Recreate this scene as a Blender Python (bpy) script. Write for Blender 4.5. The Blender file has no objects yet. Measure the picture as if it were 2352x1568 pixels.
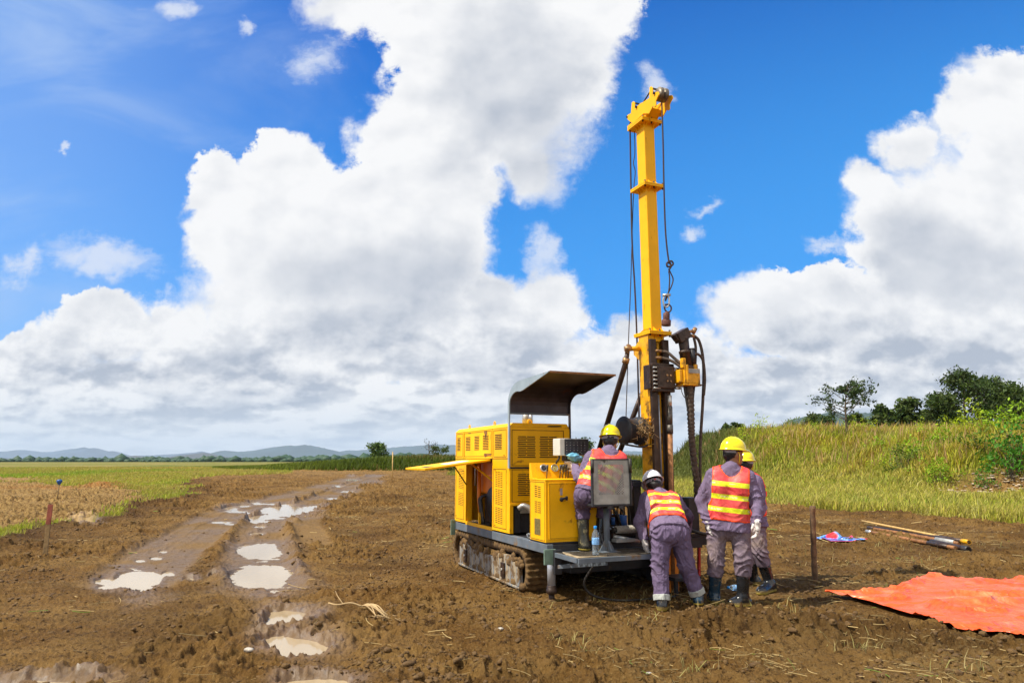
import bpy, bmesh, math, random
import numpy as np
from mathutils import Vector, Matrix, Quaternion
random.seed(7); RNG = np.random.default_rng(7)
scene = bpy.context.scene
COL = scene.collection

# ------------------------------------------------------------------ camera
PITCH = math.atan(274/1568.)
CAMH = 1.5
cam_d = bpy.data.cameras.new('camera'); cam = bpy.data.objects.new('camera', cam_d); COL.objects.link(cam)
cam.location = (0, 0, CAMH); cam.rotation_euler = (math.pi/2+PITCH, 0, 0)
cam_d.sensor_width = 36.0; cam_d.lens = 24.0; cam_d.clip_end = 60000; cam_d.clip_start = 0.05
scene.camera = cam
# ------------------------------------------------------------------ light
SUN_EL = math.radians(57); SUN_DIR = Vector((-0.957*math.cos(SUN_EL), -0.296*math.cos(SUN_EL), math.sin(SUN_EL))).normalized()
sun_d = bpy.data.lights.new('sun', 'SUN'); sun_d.energy = 4.6; sun_d.angle = math.radians(0.5); sun_d.color = (1.0, 0.93, 0.80)
sun = bpy.data.objects.new('sun', sun_d); COL.objects.link(sun)
sun.rotation_euler = SUN_DIR.to_track_quat('Z', 'Y').to_euler()
scene.view_settings.view_transform = 'Standard'; scene.view_settings.look = 'None'
scene.view_settings.exposure = 0.55; scene.view_settings.gamma = 1.0

cP, sP = math.cos(PITCH), math.sin(PITCH)
def ray(x, y):
    u = (x-1176)/1568.; v = (784-y)/1568.
    return np.array([u, cP-v*sP, sP+v*cP])
def G(x, y, z=0.0):                      # ground point under a sight line
    d = ray(x, y); t = (z-CAMH)/d[2]; return np.array([0, 0, CAMH])+t*d
def AT(x, y, Y):                         # point on a sight line at depth Y
    d = ray(x, y); return np.array([0, 0, CAMH])+d*(Y/d[1])

# ------------------------------------------------------------------ node helper
class NT:
    def __init__(s, nt): s.nt = nt; s.nt.nodes.clear()
    def n(s, t, **k):
        o = s.nt.nodes.new(t)
        for a, b in k.items(): setattr(o, a, b)
        return o
    def put(s, sock, v):
        if isinstance(v, bpy.types.NodeSocket): s.nt.links.new(v, sock)
        elif isinstance(v, (int, float)) and sock.type in ('VECTOR', 'RGBA'): sock.default_value = (v,)*3 if sock.type == 'VECTOR' else (v, v, v, 1)
        elif isinstance(v, (tuple, list)) and sock.type == 'RGBA' and len(v) == 3: sock.default_value = (*v, 1)
        else: sock.default_value = v
    def m(s, op, a, b=None, c=None, clamp=False):
        o = s.n('ShaderNodeMath', operation=op); o.use_clamp = clamp
        s.put(o.inputs[0], a)
        if b is not None: s.put(o.inputs[1], b)
        if c is not None: s.put(o.inputs[2], c)
        return o.outputs[0]
    def v(s, op, a, b=None, c=None, val=False):
        o = s.n('ShaderNodeVectorMath', operation=op); s.put(o.inputs[0], a)
        if b is not None: s.put(o.inputs[1], b)
        if c is not None: s.put(o.inputs[2], c)
        return o.outputs['Value' if val else 'Vector']
    def mix(s, f, a, b, blend='MIX'):
        o = s.n('ShaderNodeMix', data_type='RGBA', blend_type=blend)
        s.put(o.inputs[0], f); s.put(o.inputs[6], a); s.put(o.inputs[7], b); return o.outputs[2]
    def noise(s, vec, scale=5, detail=4, rough=.5, dist=0, color=False, lac=2.0):
        o = s.n('ShaderNodeTexNoise'); s.put(o.inputs['Vector'], vec); s.put(o.inputs['Scale'], scale)
        o.inputs['Detail'].default_value = detail; o.inputs['Roughness'].default_value = rough
        o.inputs['Distortion'].default_value = dist; o.inputs['Lacunarity'].default_value = lac
        return o.outputs['Color' if color else 'Fac']
    def smooth(s, x, a, b, lo=0., hi=1.):
        o = s.n('ShaderNodeMapRange', interpolation_type='SMOOTHSTEP'); s.put(o.inputs[0], x)
        s.put(o.inputs[1], a); s.put(o.inputs[2], b); s.put(o.inputs[3], lo); s.put(o.inputs[4], hi); return o.outputs[0]
    def sep(s, v):
        o = s.n('ShaderNodeSeparateXYZ'); s.put(o.inputs[0], v); return o.outputs
    def comb(s, x=0., y=0., z=0.):
        o = s.n('ShaderNodeCombineXYZ'); s.put(o.inputs[0], x); s.put(o.inputs[1], y); s.put(o.inputs[2], z); return o.outputs[0]
    def attr(s, name, out='Fac'):
        o = s.n('ShaderNodeAttribute', attribute_name=name); return o.outputs[out]
    def bump(s, h, strength=.5, dist=.01):
        o = s.n('ShaderNodeBump'); s.put(o.inputs['Height'], h); o.inputs['Strength'].default_value = strength
        o.inputs['Distance'].default_value = dist; return o.outputs[0]

# ------------------------------------------------------------------ world: Nishita sky + cumulus in direction space
world = bpy.data.worlds.new('World'); scene.world = world; world.use_nodes = True
def build_world():
    w = NT(world.node_tree)
    tc = w.n('ShaderNodeTexCoord').outputs['Generated']
    sky = w.n('ShaderNodeTexSky', sky_type='NISHITA', sun_disc=False)
    sky.sun_elevation = SUN_EL; sky.sun_rotation = math.atan2(SUN_DIR.x, SUN_DIR.y)
    sky.air_density = 1.0; sky.dust_density = 0.6; sky.ozone_density = 3.0
    X, Y, Z = w.sep(tc)[:3]
    ay = w.m('MAXIMUM', w.m('ABSOLUTE', Y), 0.12)
    px = w.m('DIVIDE', X, ay); pz = w.m('DIVIDE', Z, ay)
    p = w.comb(px, pz, 0.)
    # warp of the cloud outlines
    wa = w.v('SUBTRACT', w.noise(p, 3.2, 3, .55, color=True), (.5, .5, .5))
    wb = w.v('SUBTRACT', w.noise(p, 10, 9, .66, color=True), (.5, .5, .5))
    pw = w.v('ADD', p, w.v('ADD', w.v('MULTIPLY', wa, (.13, .13, 0)), w.v('MULTIPLY', wb, (.12, .12, 0))))
    def blob(cx, cy, rx, ry, src):
        d = ray(cx, cy); c = (d[0]/d[1], d[2]/d[1]); e = ray(cx+rx, cy); f = ray(cx, cy-ry)
        rX = e[0]/e[1]-c[0]; rZ = f[2]/f[1]-c[1]
        sc = (1/rX, 1/rZ, 0.)
        return w.v('LENGTH', w.v('MULTIPLY_ADD', src, sc, (-c[0]*sc[0], -c[1]*sc[1], 0)), val=True)
    def field(bl, src):
        cur = None
        for b in bl:
            v = blob(*b, src)
            cur = v if cur is None else w.m('SMOOTH_MIN', cur, v, .18)
        return w.m('SUBTRACT', 1., cur)
    CL = [(1140, 20, 330, 190), (1210, 200, 190, 230), (1080, 220, 210, 170), (960, 330, 190, 130), (930, 10, 240, 100), (1235, 380, 110, 120),
          (640, 430, 105, 110), (485, 440, 62, 80), (560, 520, 150, 130), (780, 560, 330, 180), (960, 570, 175, 190), (1010, 440, 160, 150),
          (760, 690, 400, 150), (235, 760, 170, 105), (60, 860, 250, 110), (430, 730, 100, 90), (560, 800, 330, 120), (1270, 700, 100, 90),
          (1180, 760, 140, 110), (1120, 690, 100, 90), (1480, 830, 260, 120), (1760, 730, 150, 105), (1900, 730, 190, 115), (2060, 560, 130, 190),
          (2220, 560, 290, 260), (2010, 410, 90, 62), (2120, 330, 95, 80), (2235, 260, 95, 100), (2370, 340, 210, 230), (2380, 180, 80, 70), (880, 830, 330, 90), (2150, 830, 400, 90)]
    F = field(CL, pw)
    band = w.smooth(w.m('ADD', pz, w.m('MULTIPLY', w.m('SUBTRACT', w.noise(p, 5, 6, .6), .5), .16)), .19, .11, -.4, .5)
    F = w.m('MAXIMUM', F, band)
    # unseen cloud cover behind the camera, made dense and bright as fill light
    back = w.smooth(w.noise(tc, 2.2, 6, .6), .36, .50, -.5, .5)
    F = w.m('ADD', w.m('MULTIPLY', F, w.smooth(Y, .05, .12)), w.m('MULTIPLY', back, w.smooth(Y, .12, .05)))
    fine = w.m('SUBTRACT', w.noise(p, 20, 10, .70, .3), .5)
    D = w.m('ADD', F, w.m('MULTIPLY', fine, .46))
    soft = w.m('ADD', w.smooth(w.noise(p, 3.3, 3, .5), .40, .62, .04, .42), w.m('MULTIPLY', w.smooth(field([(1400, 420, 260, 330), (1250, 560, 200, 120), (760, 240, 130, 160)], p), -.2, .6), .25))
    dens = w.n('ShaderNodeMapRange', interpolation_type='SMOOTHSTEP'); w.put(dens.inputs[0], D); dens.inputs[1].default_value = -.03
    w.put(dens.inputs[2], soft); dens.inputs[3].default_value = 0; dens.inputs[4].default_value = 1
    dens = dens.outputs[0]
    # thin wisps
    WI = [(1600, 470, 62, 26), (1575, 530, 34, 34), (1890, 580, 75, 26), (735, 135, 90, 60), (390, 25, 70, 45), (230, 590, 190, 50), (165, 368, 30, 12),
          (1495, 170, 50, 50), (30, 620, 60, 40), (1250, 590, 50, 60), (570, 40, 30, 25)]
    wn = w.noise(w.v('MULTIPLY', p, (1., 1.6, 1.)), 14, 9, .68, .4)
    wf = w.m('ADD', field(WI, pw), w.m('MULTIPLY', w.m('SUBTRACT', wn, .5), 1.6))
    wisp = w.smooth(wf, .0, .9, 0, .75)
    veil = w.m('MULTIPLY', w.smooth(w.noise(w.v('MULTIPLY', p, (1., 2.2, 1.)), 2.2, 5, .55, .8), .45, .75), w.smooth(px, .0, -.75, .0, .62))
    # shading: undersides, relief and a receding deck towards the horizon
    GR = [(930, 640, 300, 110), (1050, 690, 150, 60), (1120, 830, 190, 60), (600, 890, 170, 60), (840, 760, 200, 60), (1190, 240, 190, 210), (2120, 650, 260, 70),
          (1980, 800, 300, 60), (2230, 870, 280, 60), (250, 850, 180, 50), (1560, 900, 220, 50), (2180, 560, 160, 80)]
    wc = w.v('SUBTRACT', w.noise(p, 6, 5, .6, color=True), (.5, .5, .5))
    gsrc = w.v('ADD', p, w.v('MULTIPLY', wc, (.22, .14, 0)))
    gray = w.smooth(field(GR, gsrc), -.45, .55)
    q = w.v('MULTIPLY', p, (1., 1.25, 1.))
    n1 = w.noise(q, 6.5, 6, .50); n2 = w.noise(w.v('ADD', q, (-.022, .032, 0)), 6.5, 6, .50)
    relief = w.m('MULTIPLY', w.m('SUBTRACT', n2, n1), -1.5)
    zz = w.m('ADD', w.m('MAXIMUM', pz, 0.), .055)
    lz = w.m('LOGARITHM', zz, math.e); deckc = w.comb(w.m('MULTIPLY', px, 11.), w.m('MULTIPLY', lz, 3.4), 0.)
    deck = w.noise(deckc, 1., 7, .56); deck2 = w.noise(w.v('ADD', deckc, (-.08, .22, 0)), 1., 7, .56)
    lowm = w.smooth(pz, .30, .06)
    dk = w.m('MULTIPLY', w.smooth(deck, .58, .40), lowm)
    edge = w.smooth(D, .0, .55)
    g = w.m('ADD', w.m('MULTIPLY', gray, w.m('MULTIPLY', edge, .54)), w.m('MULTIPLY', dk, w.smooth(pz, .0, .045, .20, .52)))
    g = w.m('ADD', g, w.m('MULTIPLY', edge, .06))
    g = w.m('SUBTRACT', g, relief); g = w.m('SUBTRACT', g, w.m('MULTIPLY', w.m('MULTIPLY', w.m('SUBTRACT', deck, deck2), 2.6), lowm))
    g = w.m('MINIMUM', w.m('MAXIMUM', g, 0.), 1.)
    ccol = w.mix(g, (6.6, 6.62, 6.68), (3.1, 3.45, 4.1)); ccol = w.mix(w.smooth(Y, .05, -.1), ccol, (8.2, 7.8, 7.2))  # rear clouds set brighter and warmer to fill shaded faces
    ccol = w.mix(w.smooth(pz, .13, .0, 0., .55), ccol, (4.3, 5.1, 6.0))
    skyc = w.mix(1., sky.outputs[0], (.03, .54, 1.28), 'MULTIPLY')
    skyc = w.mix(w.smooth(w.m('SUBTRACT', pz, w.m('MULTIPLY', px, .25)), .85, .15, 0., .62), skyc, (.45, 3.0, 6.7))
    skyc = w.mix(w.smooth(px, -.15, -.85, 0., .42), skyc, (2.6, 4.3, 6.5))
    c = w.mix(w.m('MULTIPLY', veil, .8), skyc, (3.6, 4.6, 6.3))
    c = w.mix(wisp, c, (5.6, 5.9, 6.5))
    c = w.mix(dens, c, ccol)
    bg = w.n('ShaderNodeBackground'); w.put(bg.inputs[0], c); bg.inputs[1].default_value = 0.1
    out = w.n('ShaderNodeOutputWorld'); w.nt.links.new(bg.outputs[0], out.inputs[0])
build_world()
world.cycles.sampling_method = 'MANUAL'; world.cycles.sample_map_resolution = 512

# ------------------------------------------------------------------ tagging and mesh helpers
def tag(o, label=None, cat=None, group=None, kind=None):
    if label: o['label'] = label
    if cat: o['category'] = cat
    if group: o['group'] = group
    if kind: o['kind'] = kind
    return o
def empty(name, loc=(0, 0, 0), rz=0, parent=None):
    o = bpy.data.objects.new(name, None); COL.objects.link(o); o.location = loc; o.rotation_euler = (0, 0, rz)
    o.empty_display_size = .2; o.parent = parent; return o
def mk(name, V, F, mat, parent=None, smooth=False, loc=None, bevel=0, attrs=None):
    """V: (n,3) array, F: (m,k) array or list of index lists"""
    me = bpy.data.meshes.new(name)
    V = np.asarray(V, np.float32)
    if isinstance(F, np.ndarray):
        m, k = F.shape
        me.vertices.add(len(V)); me.vertices.foreach_set('co', V.ravel())
        me.loops.add(m*k); me.loops.foreach_set('vertex_index', F.astype(np.int32).ravel())
        me.polygons.add(m); me.polygons.foreach_set('loop_start', np.arange(0, m*k, k, dtype=np.int32))
        me.update(calc_edges=True); me.validate()
    else:
        me.from_pydata(V.tolist(), [], [list(map(int, f)) for f in F]); me.update()
    if attrs:
        for a, val in attrs.items():
            val = np.asarray(val, np.float32)
            if val.ndim == 2:
                at = me.attributes.new(a, 'FLOAT_COLOR', 'POINT'); at.data.foreach_set('color', np.c_[val, np.ones(len(val))].astype(np.float32).ravel())
            else:
                at = me.attributes.new(a, 'FLOAT', 'POINT'); at.data.foreach_set('value', val)
    if smooth: me.polygons.foreach_set('use_smooth', np.ones(len(me.polygons), bool))
    if mat: me.materials.append(mat)
    o = bpy.data.objects.new(name, me); COL.objects.link(o)
    if parent: o.parent = parent
    if loc is not None: o.location = loc
    if bevel:
        b = o.modifiers.new('bevel', 'BEVEL'); b.width = bevel; b.segments = 2; b.limit_method = 'ANGLE'; b.angle_limit = math.radians(40)
    return o
class MB:
    def __init__(s): s.V = []; s.F = []; s.sm = []
    def add(s, vs, fs, smooth=False):
        b = len(s.V); s.V += [tuple(map(float, v)) for v in vs]; s.F += [[b+i for i in f] for f in fs]; s.sm += [smooth]*len(fs); return s
    def box(s, x0, x1, y0, y1, z0, z1):
        v = [(x, y, z) for z in (z0, z1) for y in (y0, y1) for x in (x0, x1)]
        return s.add(v, [(0, 2, 3, 1), (4, 5, 7, 6), (0, 1, 5, 4), (2, 6, 7, 3), (0, 4, 6, 2), (1, 3, 7, 5)])
    def bar(s, a, b, w, h=None, up=(0, 0, 1)):
        a = Vector(a); b = Vector(b); h = h or w; d = (b-a).normalized(); up = Vector(up)
        if abs(d.dot(up)) > .95: up = Vector((1, 0, 0))
        r = d.cross(up).normalized(); u = r.cross(d).normalized()
        v = [p+r*(i*w/2)+u*(j*h/2) for p in (a, b) for i, j in ((-1, -1), (1, -1), (1, 1), (-1, 1))]
        return s.add(v, [(3, 2, 1, 0), (4, 5, 6, 7), (0, 1, 5, 4), (1, 2, 6, 5), (2, 3, 7, 6), (3, 0, 4, 7)])
    def tube(s, pts, r, n=12, cap=True):
        pts = [Vector(p) for p in pts]; R = r if isinstance(r, (list, tuple, np.ndarray)) else [r]*len(pts)
        vs = []; fs = []; pr = None
        for i, p in enumerate(pts):
            d = (pts[min(i+1, len(pts)-1)]-pts[max(i-1, 0)]).normalized()
            if pr is None: pr = d.orthogonal().normalized()
            pr = (pr-d*pr.dot(d)).normalized(); q = d.cross(pr)
            for k in range(n):
                a = 2*math.pi*k/n; vs.append(p+(pr*math.cos(a)+q*math.sin(a))*R[i])
        for i in range(len(pts)-1):
            for k in range(n): fs.append((i*n+k, i*n+(k+1) % n, (i+1)*n+(k+1) % n, (i+1)*n+k))
        s.add(vs, fs, True)
        if cap:
            b = len(s.V)-len(vs)
            s.F += [[b+k for k in range(n)][::-1], [b+(len(pts)-1)*n+k for k in range(n)]]; s.sm += [False, False]
        return s
    def cyl(s, a, b, r, r2=None, n=20): return s.tube([a, b], [r, r if r2 is None else r2], n)
    def lathe(s, prof, n=24, c=(0, 0, 0), ax=(0, 0, 1)):
        c = Vector(c); ax = Vector(ax).normalized(); e = ax.orthogonal().normalized(); f = ax.cross(e)
        vs = [c+ax*z+(e*math.cos(2*math.pi*k/n)+f*math.sin(2*math.pi*k/n))*r for r, z in prof for k in range(n)]
        fs = [(i*n+k, i*n+(k+1) % n, (i+1)*n+(k+1) % n, (i+1)*n+k) for i in range(len(prof)-1) for k in range(n)]
        s.add(vs, fs, True); b = len(s.V)-len(vs)
        s.F += [[b+k for k in range(n)][::-1], [b+(len(prof)-1)*n+k for k in range(n)]]; s.sm += [False]*2
        return s
    def prism(s, poly, off, ax='x'):
        """poly: list of 2D points in the plane across ax, extruded off=(a,b) along ax"""
        def P(u, v, t): return {'x': (t, u, v), 'y': (u, t, v), 'z': (u, v, t)}[ax]
        n = len(poly); vs = [P(u, v, off[0]) for u, v in poly]+[P(u, v, off[1]) for u, v in poly]
        fs = [list(range(n))[::-1], list(range(n, 2*n))]+[(i, (i+1) % n, n+(i+1) % n, n+i) for i in range(n)]
        return s.add(vs, fs)
    def build(s, name, mat, parent=None, bevel=0, loc=None, fix=True):
        o = mk(name, np.array(s.V), s.F, mat, parent, loc=loc, bevel=bevel)
        o.data.polygons.foreach_set('use_smooth', np.array(s.sm, bool))
        if fix:
            bm = bmesh.new(); bm.from_mesh(o.data); bmesh.ops.recalc_face_normals(bm, faces=bm.faces); bm.to_mesh(o.data); bm.free()
        return o
def copy_tree(o, parent=None):
    c = o.copy(); COL.objects.link(c)
    if parent: c.parent = parent
    for ch in list(o.children): copy_tree(ch, c)
    return c
def curve(pts, n=8):
    """Catmull-Rom through pts"""
    P = [np.array(p, float) for p in pts]; P = [2*P[0]-P[1]]+P+[2*P[-1]-P[-2]]; out = []
    for i in range(1, len(P)-2):
        for k in range(n):
            t = k/n; a, b, c, d = P[i-1:i+3]
            out.append(.5*((2*b)+(-a+c)*t+(2*a-5*b+4*c-d)*t*t+(-a+3*b-3*c+d)*t**3))
    out.append(P[-2]); return out

# ------------------------------------------------------------------ numpy noise
def _h(ix, iy, iz, s):
    h = (ix*374761393+iy*668265263+iz*2147483647+s*1274126177) & 0xffffffff
    h = ((h ^ (h >> 13))*1274126177) & 0xffffffff; h = ((h ^ (h >> 16))*2246822519) & 0xffffffff
    return ((h ^ (h >> 15)) & 0xffff)/32767.5-1.
def vnoise(x, y, z=None, s=0):
    x = np.asarray(x, float); y = np.asarray(y, float)
    ix = np.floor(x).astype(np.int64); iy = np.floor(y).astype(np.int64); fx = x-ix; fy = y-iy
    ux = fx*fx*fx*(fx*(fx*6-15)+10); uy = fy*fy*fy*(fy*(fy*6-15)+10)
    def pl(iz):
        a = _h(ix, iy, iz, s); b = _h(ix+1, iy, iz, s); c = _h(ix, iy+1, iz, s); d = _h(ix+1, iy+1, iz, s)
        return (a+(b-a)*ux)+((c+(d-c)*ux)-(a+(b-a)*ux))*uy
    if z is None: return pl(0)
    z = np.asarray(z, float); iz = np.floor(z).astype(np.int64); fz = z-iz; uz = fz*fz*(3-2*fz)
    p = pl(iz); return p+(pl(iz+1)-p)*uz
def fbm(x, y, z=None, o=4, s=0, g=.5):
    t = 0; a = 1.; n = 0
    for i in range(o):
        k = 2.03**i; t = t+a*vnoise(x*k+i*17.3, y*k-i*9.1, None if z is None else z*k+i*4.7, s+i); n += a; a *= g
    return t/n
def sst(x, a, b): t = np.clip((x-a)/(b-a), 0, 1); return t*t*(3-2*t)

# ------------------------------------------------------------------ material factory
def mat(name, col, rough=.6, metal=0., var=.12, scale=6., bump=0., bscale=40., dirt=None, damt=0., dscale=3., coat=0., low=None, spec=.5, streak=False, trans=0., alpha=1., ior=1.45, attr_hue=None, edge=None):
    m = bpy.data.materials.new(name); m.use_nodes = True; t = NT(m.node_tree)
    tc = t.n('ShaderNodeTexCoord').outputs['Object']
    b = t.n('ShaderNodeBsdfPrincipled'); out = t.n('ShaderNodeOutputMaterial'); t.nt.links.new(b.outputs[0], out.inputs[0])
    n = t.noise(tc, scale, 5, .6)
    c = t.mix(t.smooth(n, .3, .7), tuple(x*(1-var) for x in col), tuple(min(1, x*(1+var)) for x in col))
    r = rough
    if dirt:
        src = t.v('MULTIPLY', tc, (3., 3., .5)) if streak else tc
        dn = t.noise(src, dscale, 8, .68, .3)
        f = t.smooth(dn, .62-damt*.35, .74-damt*.25, 0, .95)
        c = t.mix(f, c, dirt); r = t.m('ADD', t.m('MULTIPLY', f, .3), rough, clamp=True)
    if low:                                   # mud splashed on the lowest part: (height, colour)
        z = t.sep(tc)[2]
        f2 = t.smooth(t.m('ADD', z, t.m('MULTIPLY', t.m('SUBTRACT', t.noise(tc, 12, 6, .7), .5), low[2])), low[0], low[0]-low[2]*.6)
        c = t.mix(f2, c, low[1])
    t.put(b.inputs['Base Color'], c); t.put(b.inputs['Roughness'], r); b.inputs['Metallic'].default_value = metal
    b.inputs['Coat Weight'].default_value = coat; b.inputs['Specular IOR Level'].default_value = spec
    b.inputs['Transmission Weight'].default_value = trans; b.inputs['IOR'].default_value = ior; b.inputs['Alpha'].default_value = alpha
    if bump: t.nt.links.new(t.bump(t.noise(tc, bscale, 5, .6), bump, .01), b.inputs['Normal'])
    return m
YEL = (.88, .45, .001); MUDC = (.13, .08, .03)
M = dict(
    yellow=mat('yellow_paint', YEL, .5, var=.07, scale=2.5, bump=.08, bscale=9, dirt=(.16, .07, .012), damt=.07, dscale=6, streak=True, spec=.28),
    yellow_low=mat('yellow_paint_worn', YEL, .5, var=.09, scale=3, bump=.08, bscale=12, dirt=(.20, .08, .01), damt=.12, dscale=4, spec=.28),
    yellow_greasy=mat('yellow_paint_greasy', (.75, .36, .003), .45, var=.2, scale=9, bump=.3, bscale=30, dirt=(.035, .018, .01), damt=.32, dscale=5),
    orange=mat('orange_tank_paint', (.70, .20, .004), .45, var=.12, scale=4),
    seam=mat('panel_gap_shadow', (.10, .035, .004), .8, var=.2),
    slot=mat('slot_interior', (.018, .012, .008), .9, var=.2),  # near-black paints the shade inside open louvres; also soot and inner wall
    bluegrey=mat('blue_grey_steel', (.125, .15, .18), .55, metal=.1, var=.2, scale=5, bump=.15, dirt=(.20, .12, .05), damt=.24, dscale=5),
    canopy=mat('canopy_sheet', (.055, .042, .05), .42, metal=.3, var=.35, scale=3, bump=.15, bscale=8, dirt=(.15, .05, .02), damt=.10, dscale=2.5),
    canopyedge=mat('canopy_edge_paint', (.27, .33, .37), .45, var=.12, scale=6, dirt=(.22, .08, .03), damt=.04, dscale=12),
    black=mat('black_steel', (.022, .022, .026), .5, var=.3, scale=8, bump=.2, dirt=(.10, .07, .04), damt=.10, dscale=6),
    grease=mat('greasy_brown_steel', (.040, .022, .014), .38, metal=.25, var=.5, scale=14, bump=.55, bscale=40, dirt=(.16, .09, .045), damt=.10, dscale=9),
    rail=mat('rail_steel', (.05, .03, .022), .45, metal=.35, var=.4, scale=7, bump=.3, dirt=(.24, .12, .02), damt=.10, dscale=6, streak=True),
    rust=mat('rusty_pipe', (.26, .115, .04), .65, metal=.15, var=.35, scale=16, bump=.5, bscale=60, dirt=(.10, .045, .02), damt=.12, dscale=10),
    silver=mat('bare_steel', (.48, .47, .44), .35, metal=.7, var=.18, scale=9, bump=.15, dirt=(.25, .18, .1), damt=.08),
    chrome=mat('chrome_rod', (.40, .42, .47), .22, metal=.35, var=.05, low=(.06, (.22, .15, .08), .05)),
    rubber=mat('rubber_hose', (.028, .024, .02), .55, var=.3, scale=20, bump=.4, bscale=90, dirt=(.15, .10, .055), damt=.12, dscale=7),
    canvas=mat('canvas_tape_wrap', (.085, .06, .045), .75, var=.4, scale=30, bump=.7, bscale=90),
    cable=mat('wire_rope', (.05, .028, .022), .6, metal=.3, var=.3, scale=40),
    galv=mat('perforated_plate', (.34, .335, .31), .48, metal=.2, var=.25, scale=7, bump=.15, dirt=(.06, .05, .035), damt=.16, dscale=6),
    white=mat('off_white_plastic', (.60, .59, .52), .45, var=.08, dirt=(.2, .15, .08), damt=.05),
    panel=mat('dark_display_panel', (.035, .035, .04), .3, var=.4, scale=12),
    gauge=mat('gauge_face', (.45, .42, .16), .25, var=.3, scale=30),
    gaugeb=mat('black_gauge_face', (.02, .02, .025), .25),
    paper=mat('white_paper', (.72, .72, .75), .7, var=.05),
    bronze=mat('brass_fitting', (.35, .20, .09), .4, metal=.6, var=.35, scale=20, bump=.3),
    tan=mat('dried_mud_on_steel', (.30, .23, .14), .85, var=.35, scale=9, bump=.5, bscale=30),
    green=mat('pale_green_paint', (.16, .24, .18), .6, var=.2, scale=8, dirt=(.2, .13, .07), damt=.12, dscale=7),
    blue=mat('blue_paint', (.02, .09, .30), .45, var=.2),
    redrub=mat('red_paint', (.45, .02, .015), .5, var=.2),
    coil=mat('pale_spring_guard', (.36, .33, .27), .55, var=.25, scale=20, bump=.3),
    wood=mat('weathered_wood', (.13, .075, .038), .85, var=.4, scale=14, bump=.8, bscale=50, dirt=(.04, .025, .015), damt=.18, dscale=8, streak=True),
    bamboo=mat('pale_wood_pole', (.52, .33, .11), .6, var=.2, scale=12, bump=.2),
    redwood=mat('red_painted_stake', (.30, .085, .055), .8, var=.3, scale=14, bump=.5),
    tanwood=mat('tan_stake', (.26, .17, .075), .85, var=.3, scale=14, bump=.5),
    bark=mat('bark', (.10, .075, .05), .9, var=.35, scale=8, bump=.6),
)
def set_yellow(m):
    pass
# striped, dried-mud coated track frame
def frame_mat():
    m = bpy.data.materials.new('mud_streaked_track_frame'); m.use_nodes = True; t = NT(m.node_tree)
    tc = t.n('ShaderNodeTexCoord').outputs['Object']
    b = t.n('ShaderNodeBsdfPrincipled'); out = t.n('ShaderNodeOutputMaterial'); t.nt.links.new(b.outputs[0], out.inputs[0])
    s = t.noise(t.v('MULTIPLY', tc, (3., 26., 1.6)), 1.6, 6, .65)
    c = t.mix(t.smooth(s, .42, .6), (.36, .28, .17), (.17, .19, .21))
    c = t.mix(t.smooth(t.noise(tc, 7, 6, .7), .45, .58), c, (.13, .075, .028))
    t.put(b.inputs['Base Color'], c); b.inputs['Roughness'].default_value = .8
    t.nt.links.new(t.bump(s, .5, .01), b.inputs['Normal']); return m
M['frame'] = frame_mat()
M['rope_steel'] = mat('worn_sheave_steel', (.20, .17, .13), .5, metal=.5, var=.4, scale=20)
def mud_mat(name='mud_clump', base=(.165, .092, .026), dark=(.085, .044, .012)):
    m = bpy.data.materials.new(name); m.use_nodes = True; t = NT(m.node_tree)
    tc = t.n('ShaderNodeTexCoord').outputs['Object']
    b = t.n('ShaderNodeBsdfPrincipled'); out = t.n('ShaderNodeOutputMaterial'); t.nt.links.new(b.outputs[0], out.inputs[0])
    n = t.noise(tc, 9, 8, .7); n2 = t.noise(tc, 60, 6, .7)
    c = t.mix(t.smooth(n, .35, .62), dark, base); c = t.mix(t.smooth(n2, .58, .72), c, tuple(x*2 for x in base))
    t.put(b.inputs['Base Color'], c); b.inputs['Roughness'].default_value = .85
    t.nt.links.new(t.bump(t.m('ADD', n2, n), .9, .02), b.inputs['Normal']); return m
M['mud'] = mud_mat()

# ------------------------------------------------------------------ terrain
RO = np.array([0.41, 7.9]); RA = math.radians(23.5)          # rig frame: origin under the jack, turned 23.5 degrees
REX = np.array([math.cos(RA), math.sin(RA)]); REY = np.array([-math.sin(RA), math.cos(RA)])
def W(x, y, z): return np.array([*(RO+REX*x+REY*y), z])
def gp(l): return np.array([G(x, y)[:2] for x, y in l])
def seg_dist(x, y, P):
    """distance to polyline and signed side (positive on the right of travel)"""
    best = np.full(x.shape, 1e9); side = np.zeros(x.shape)
    for a, b in zip(P[:-1], P[1:]):
        d = b-a; L = d@d; t = np.clip(((x-a[0])*d[0]+(y-a[1])*d[1])/L, 0, 1)
        ex = x-a[0]-t*d[0]; ey = y-a[1]-t*d[1]; q = np.hypot(ex, ey)
        s = np.sign(ey*(-d[0])+ex*d[1]) ; k = q < best
        best = np.where(k, q, best); side = np.where(k, s, side)
    return best, side
def inpoly(x, y, P):
    c = np.zeros(x.shape, bool); n = len(P)
    for i in range(n):
        x0, y0 = P[i]; x1, y1 = P[(i+1) % n]
        if y0 == y1: continue
        k = ((y0 > y) != (y1 > y)) & (x < (x1-x0)*(y-y0)/(y1-y0)+x0); c ^= k
    return c
def poly_soft(x, y, P, w):
    """0..1 mask, soft edge of half-width w"""
    d, _ = seg_dist(x, y, np.vstack([P, P[:1]])); s = np.where(inpoly(x, y, P), d, -d); return sst(s, -w, w)
HFOOT = np.array([(60., 14.), (30., 19.), (19.5, 25.), (15., 31.), (15., 40.), (15.3, 55.), (17.5, 85.), (44., 130.), (140., 240.)])
BERM = np.array([(-64., 140.), (-34., 108.), (-22., 101.), (-10., 99.), (10., 100.), (60., 112.)])
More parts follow.
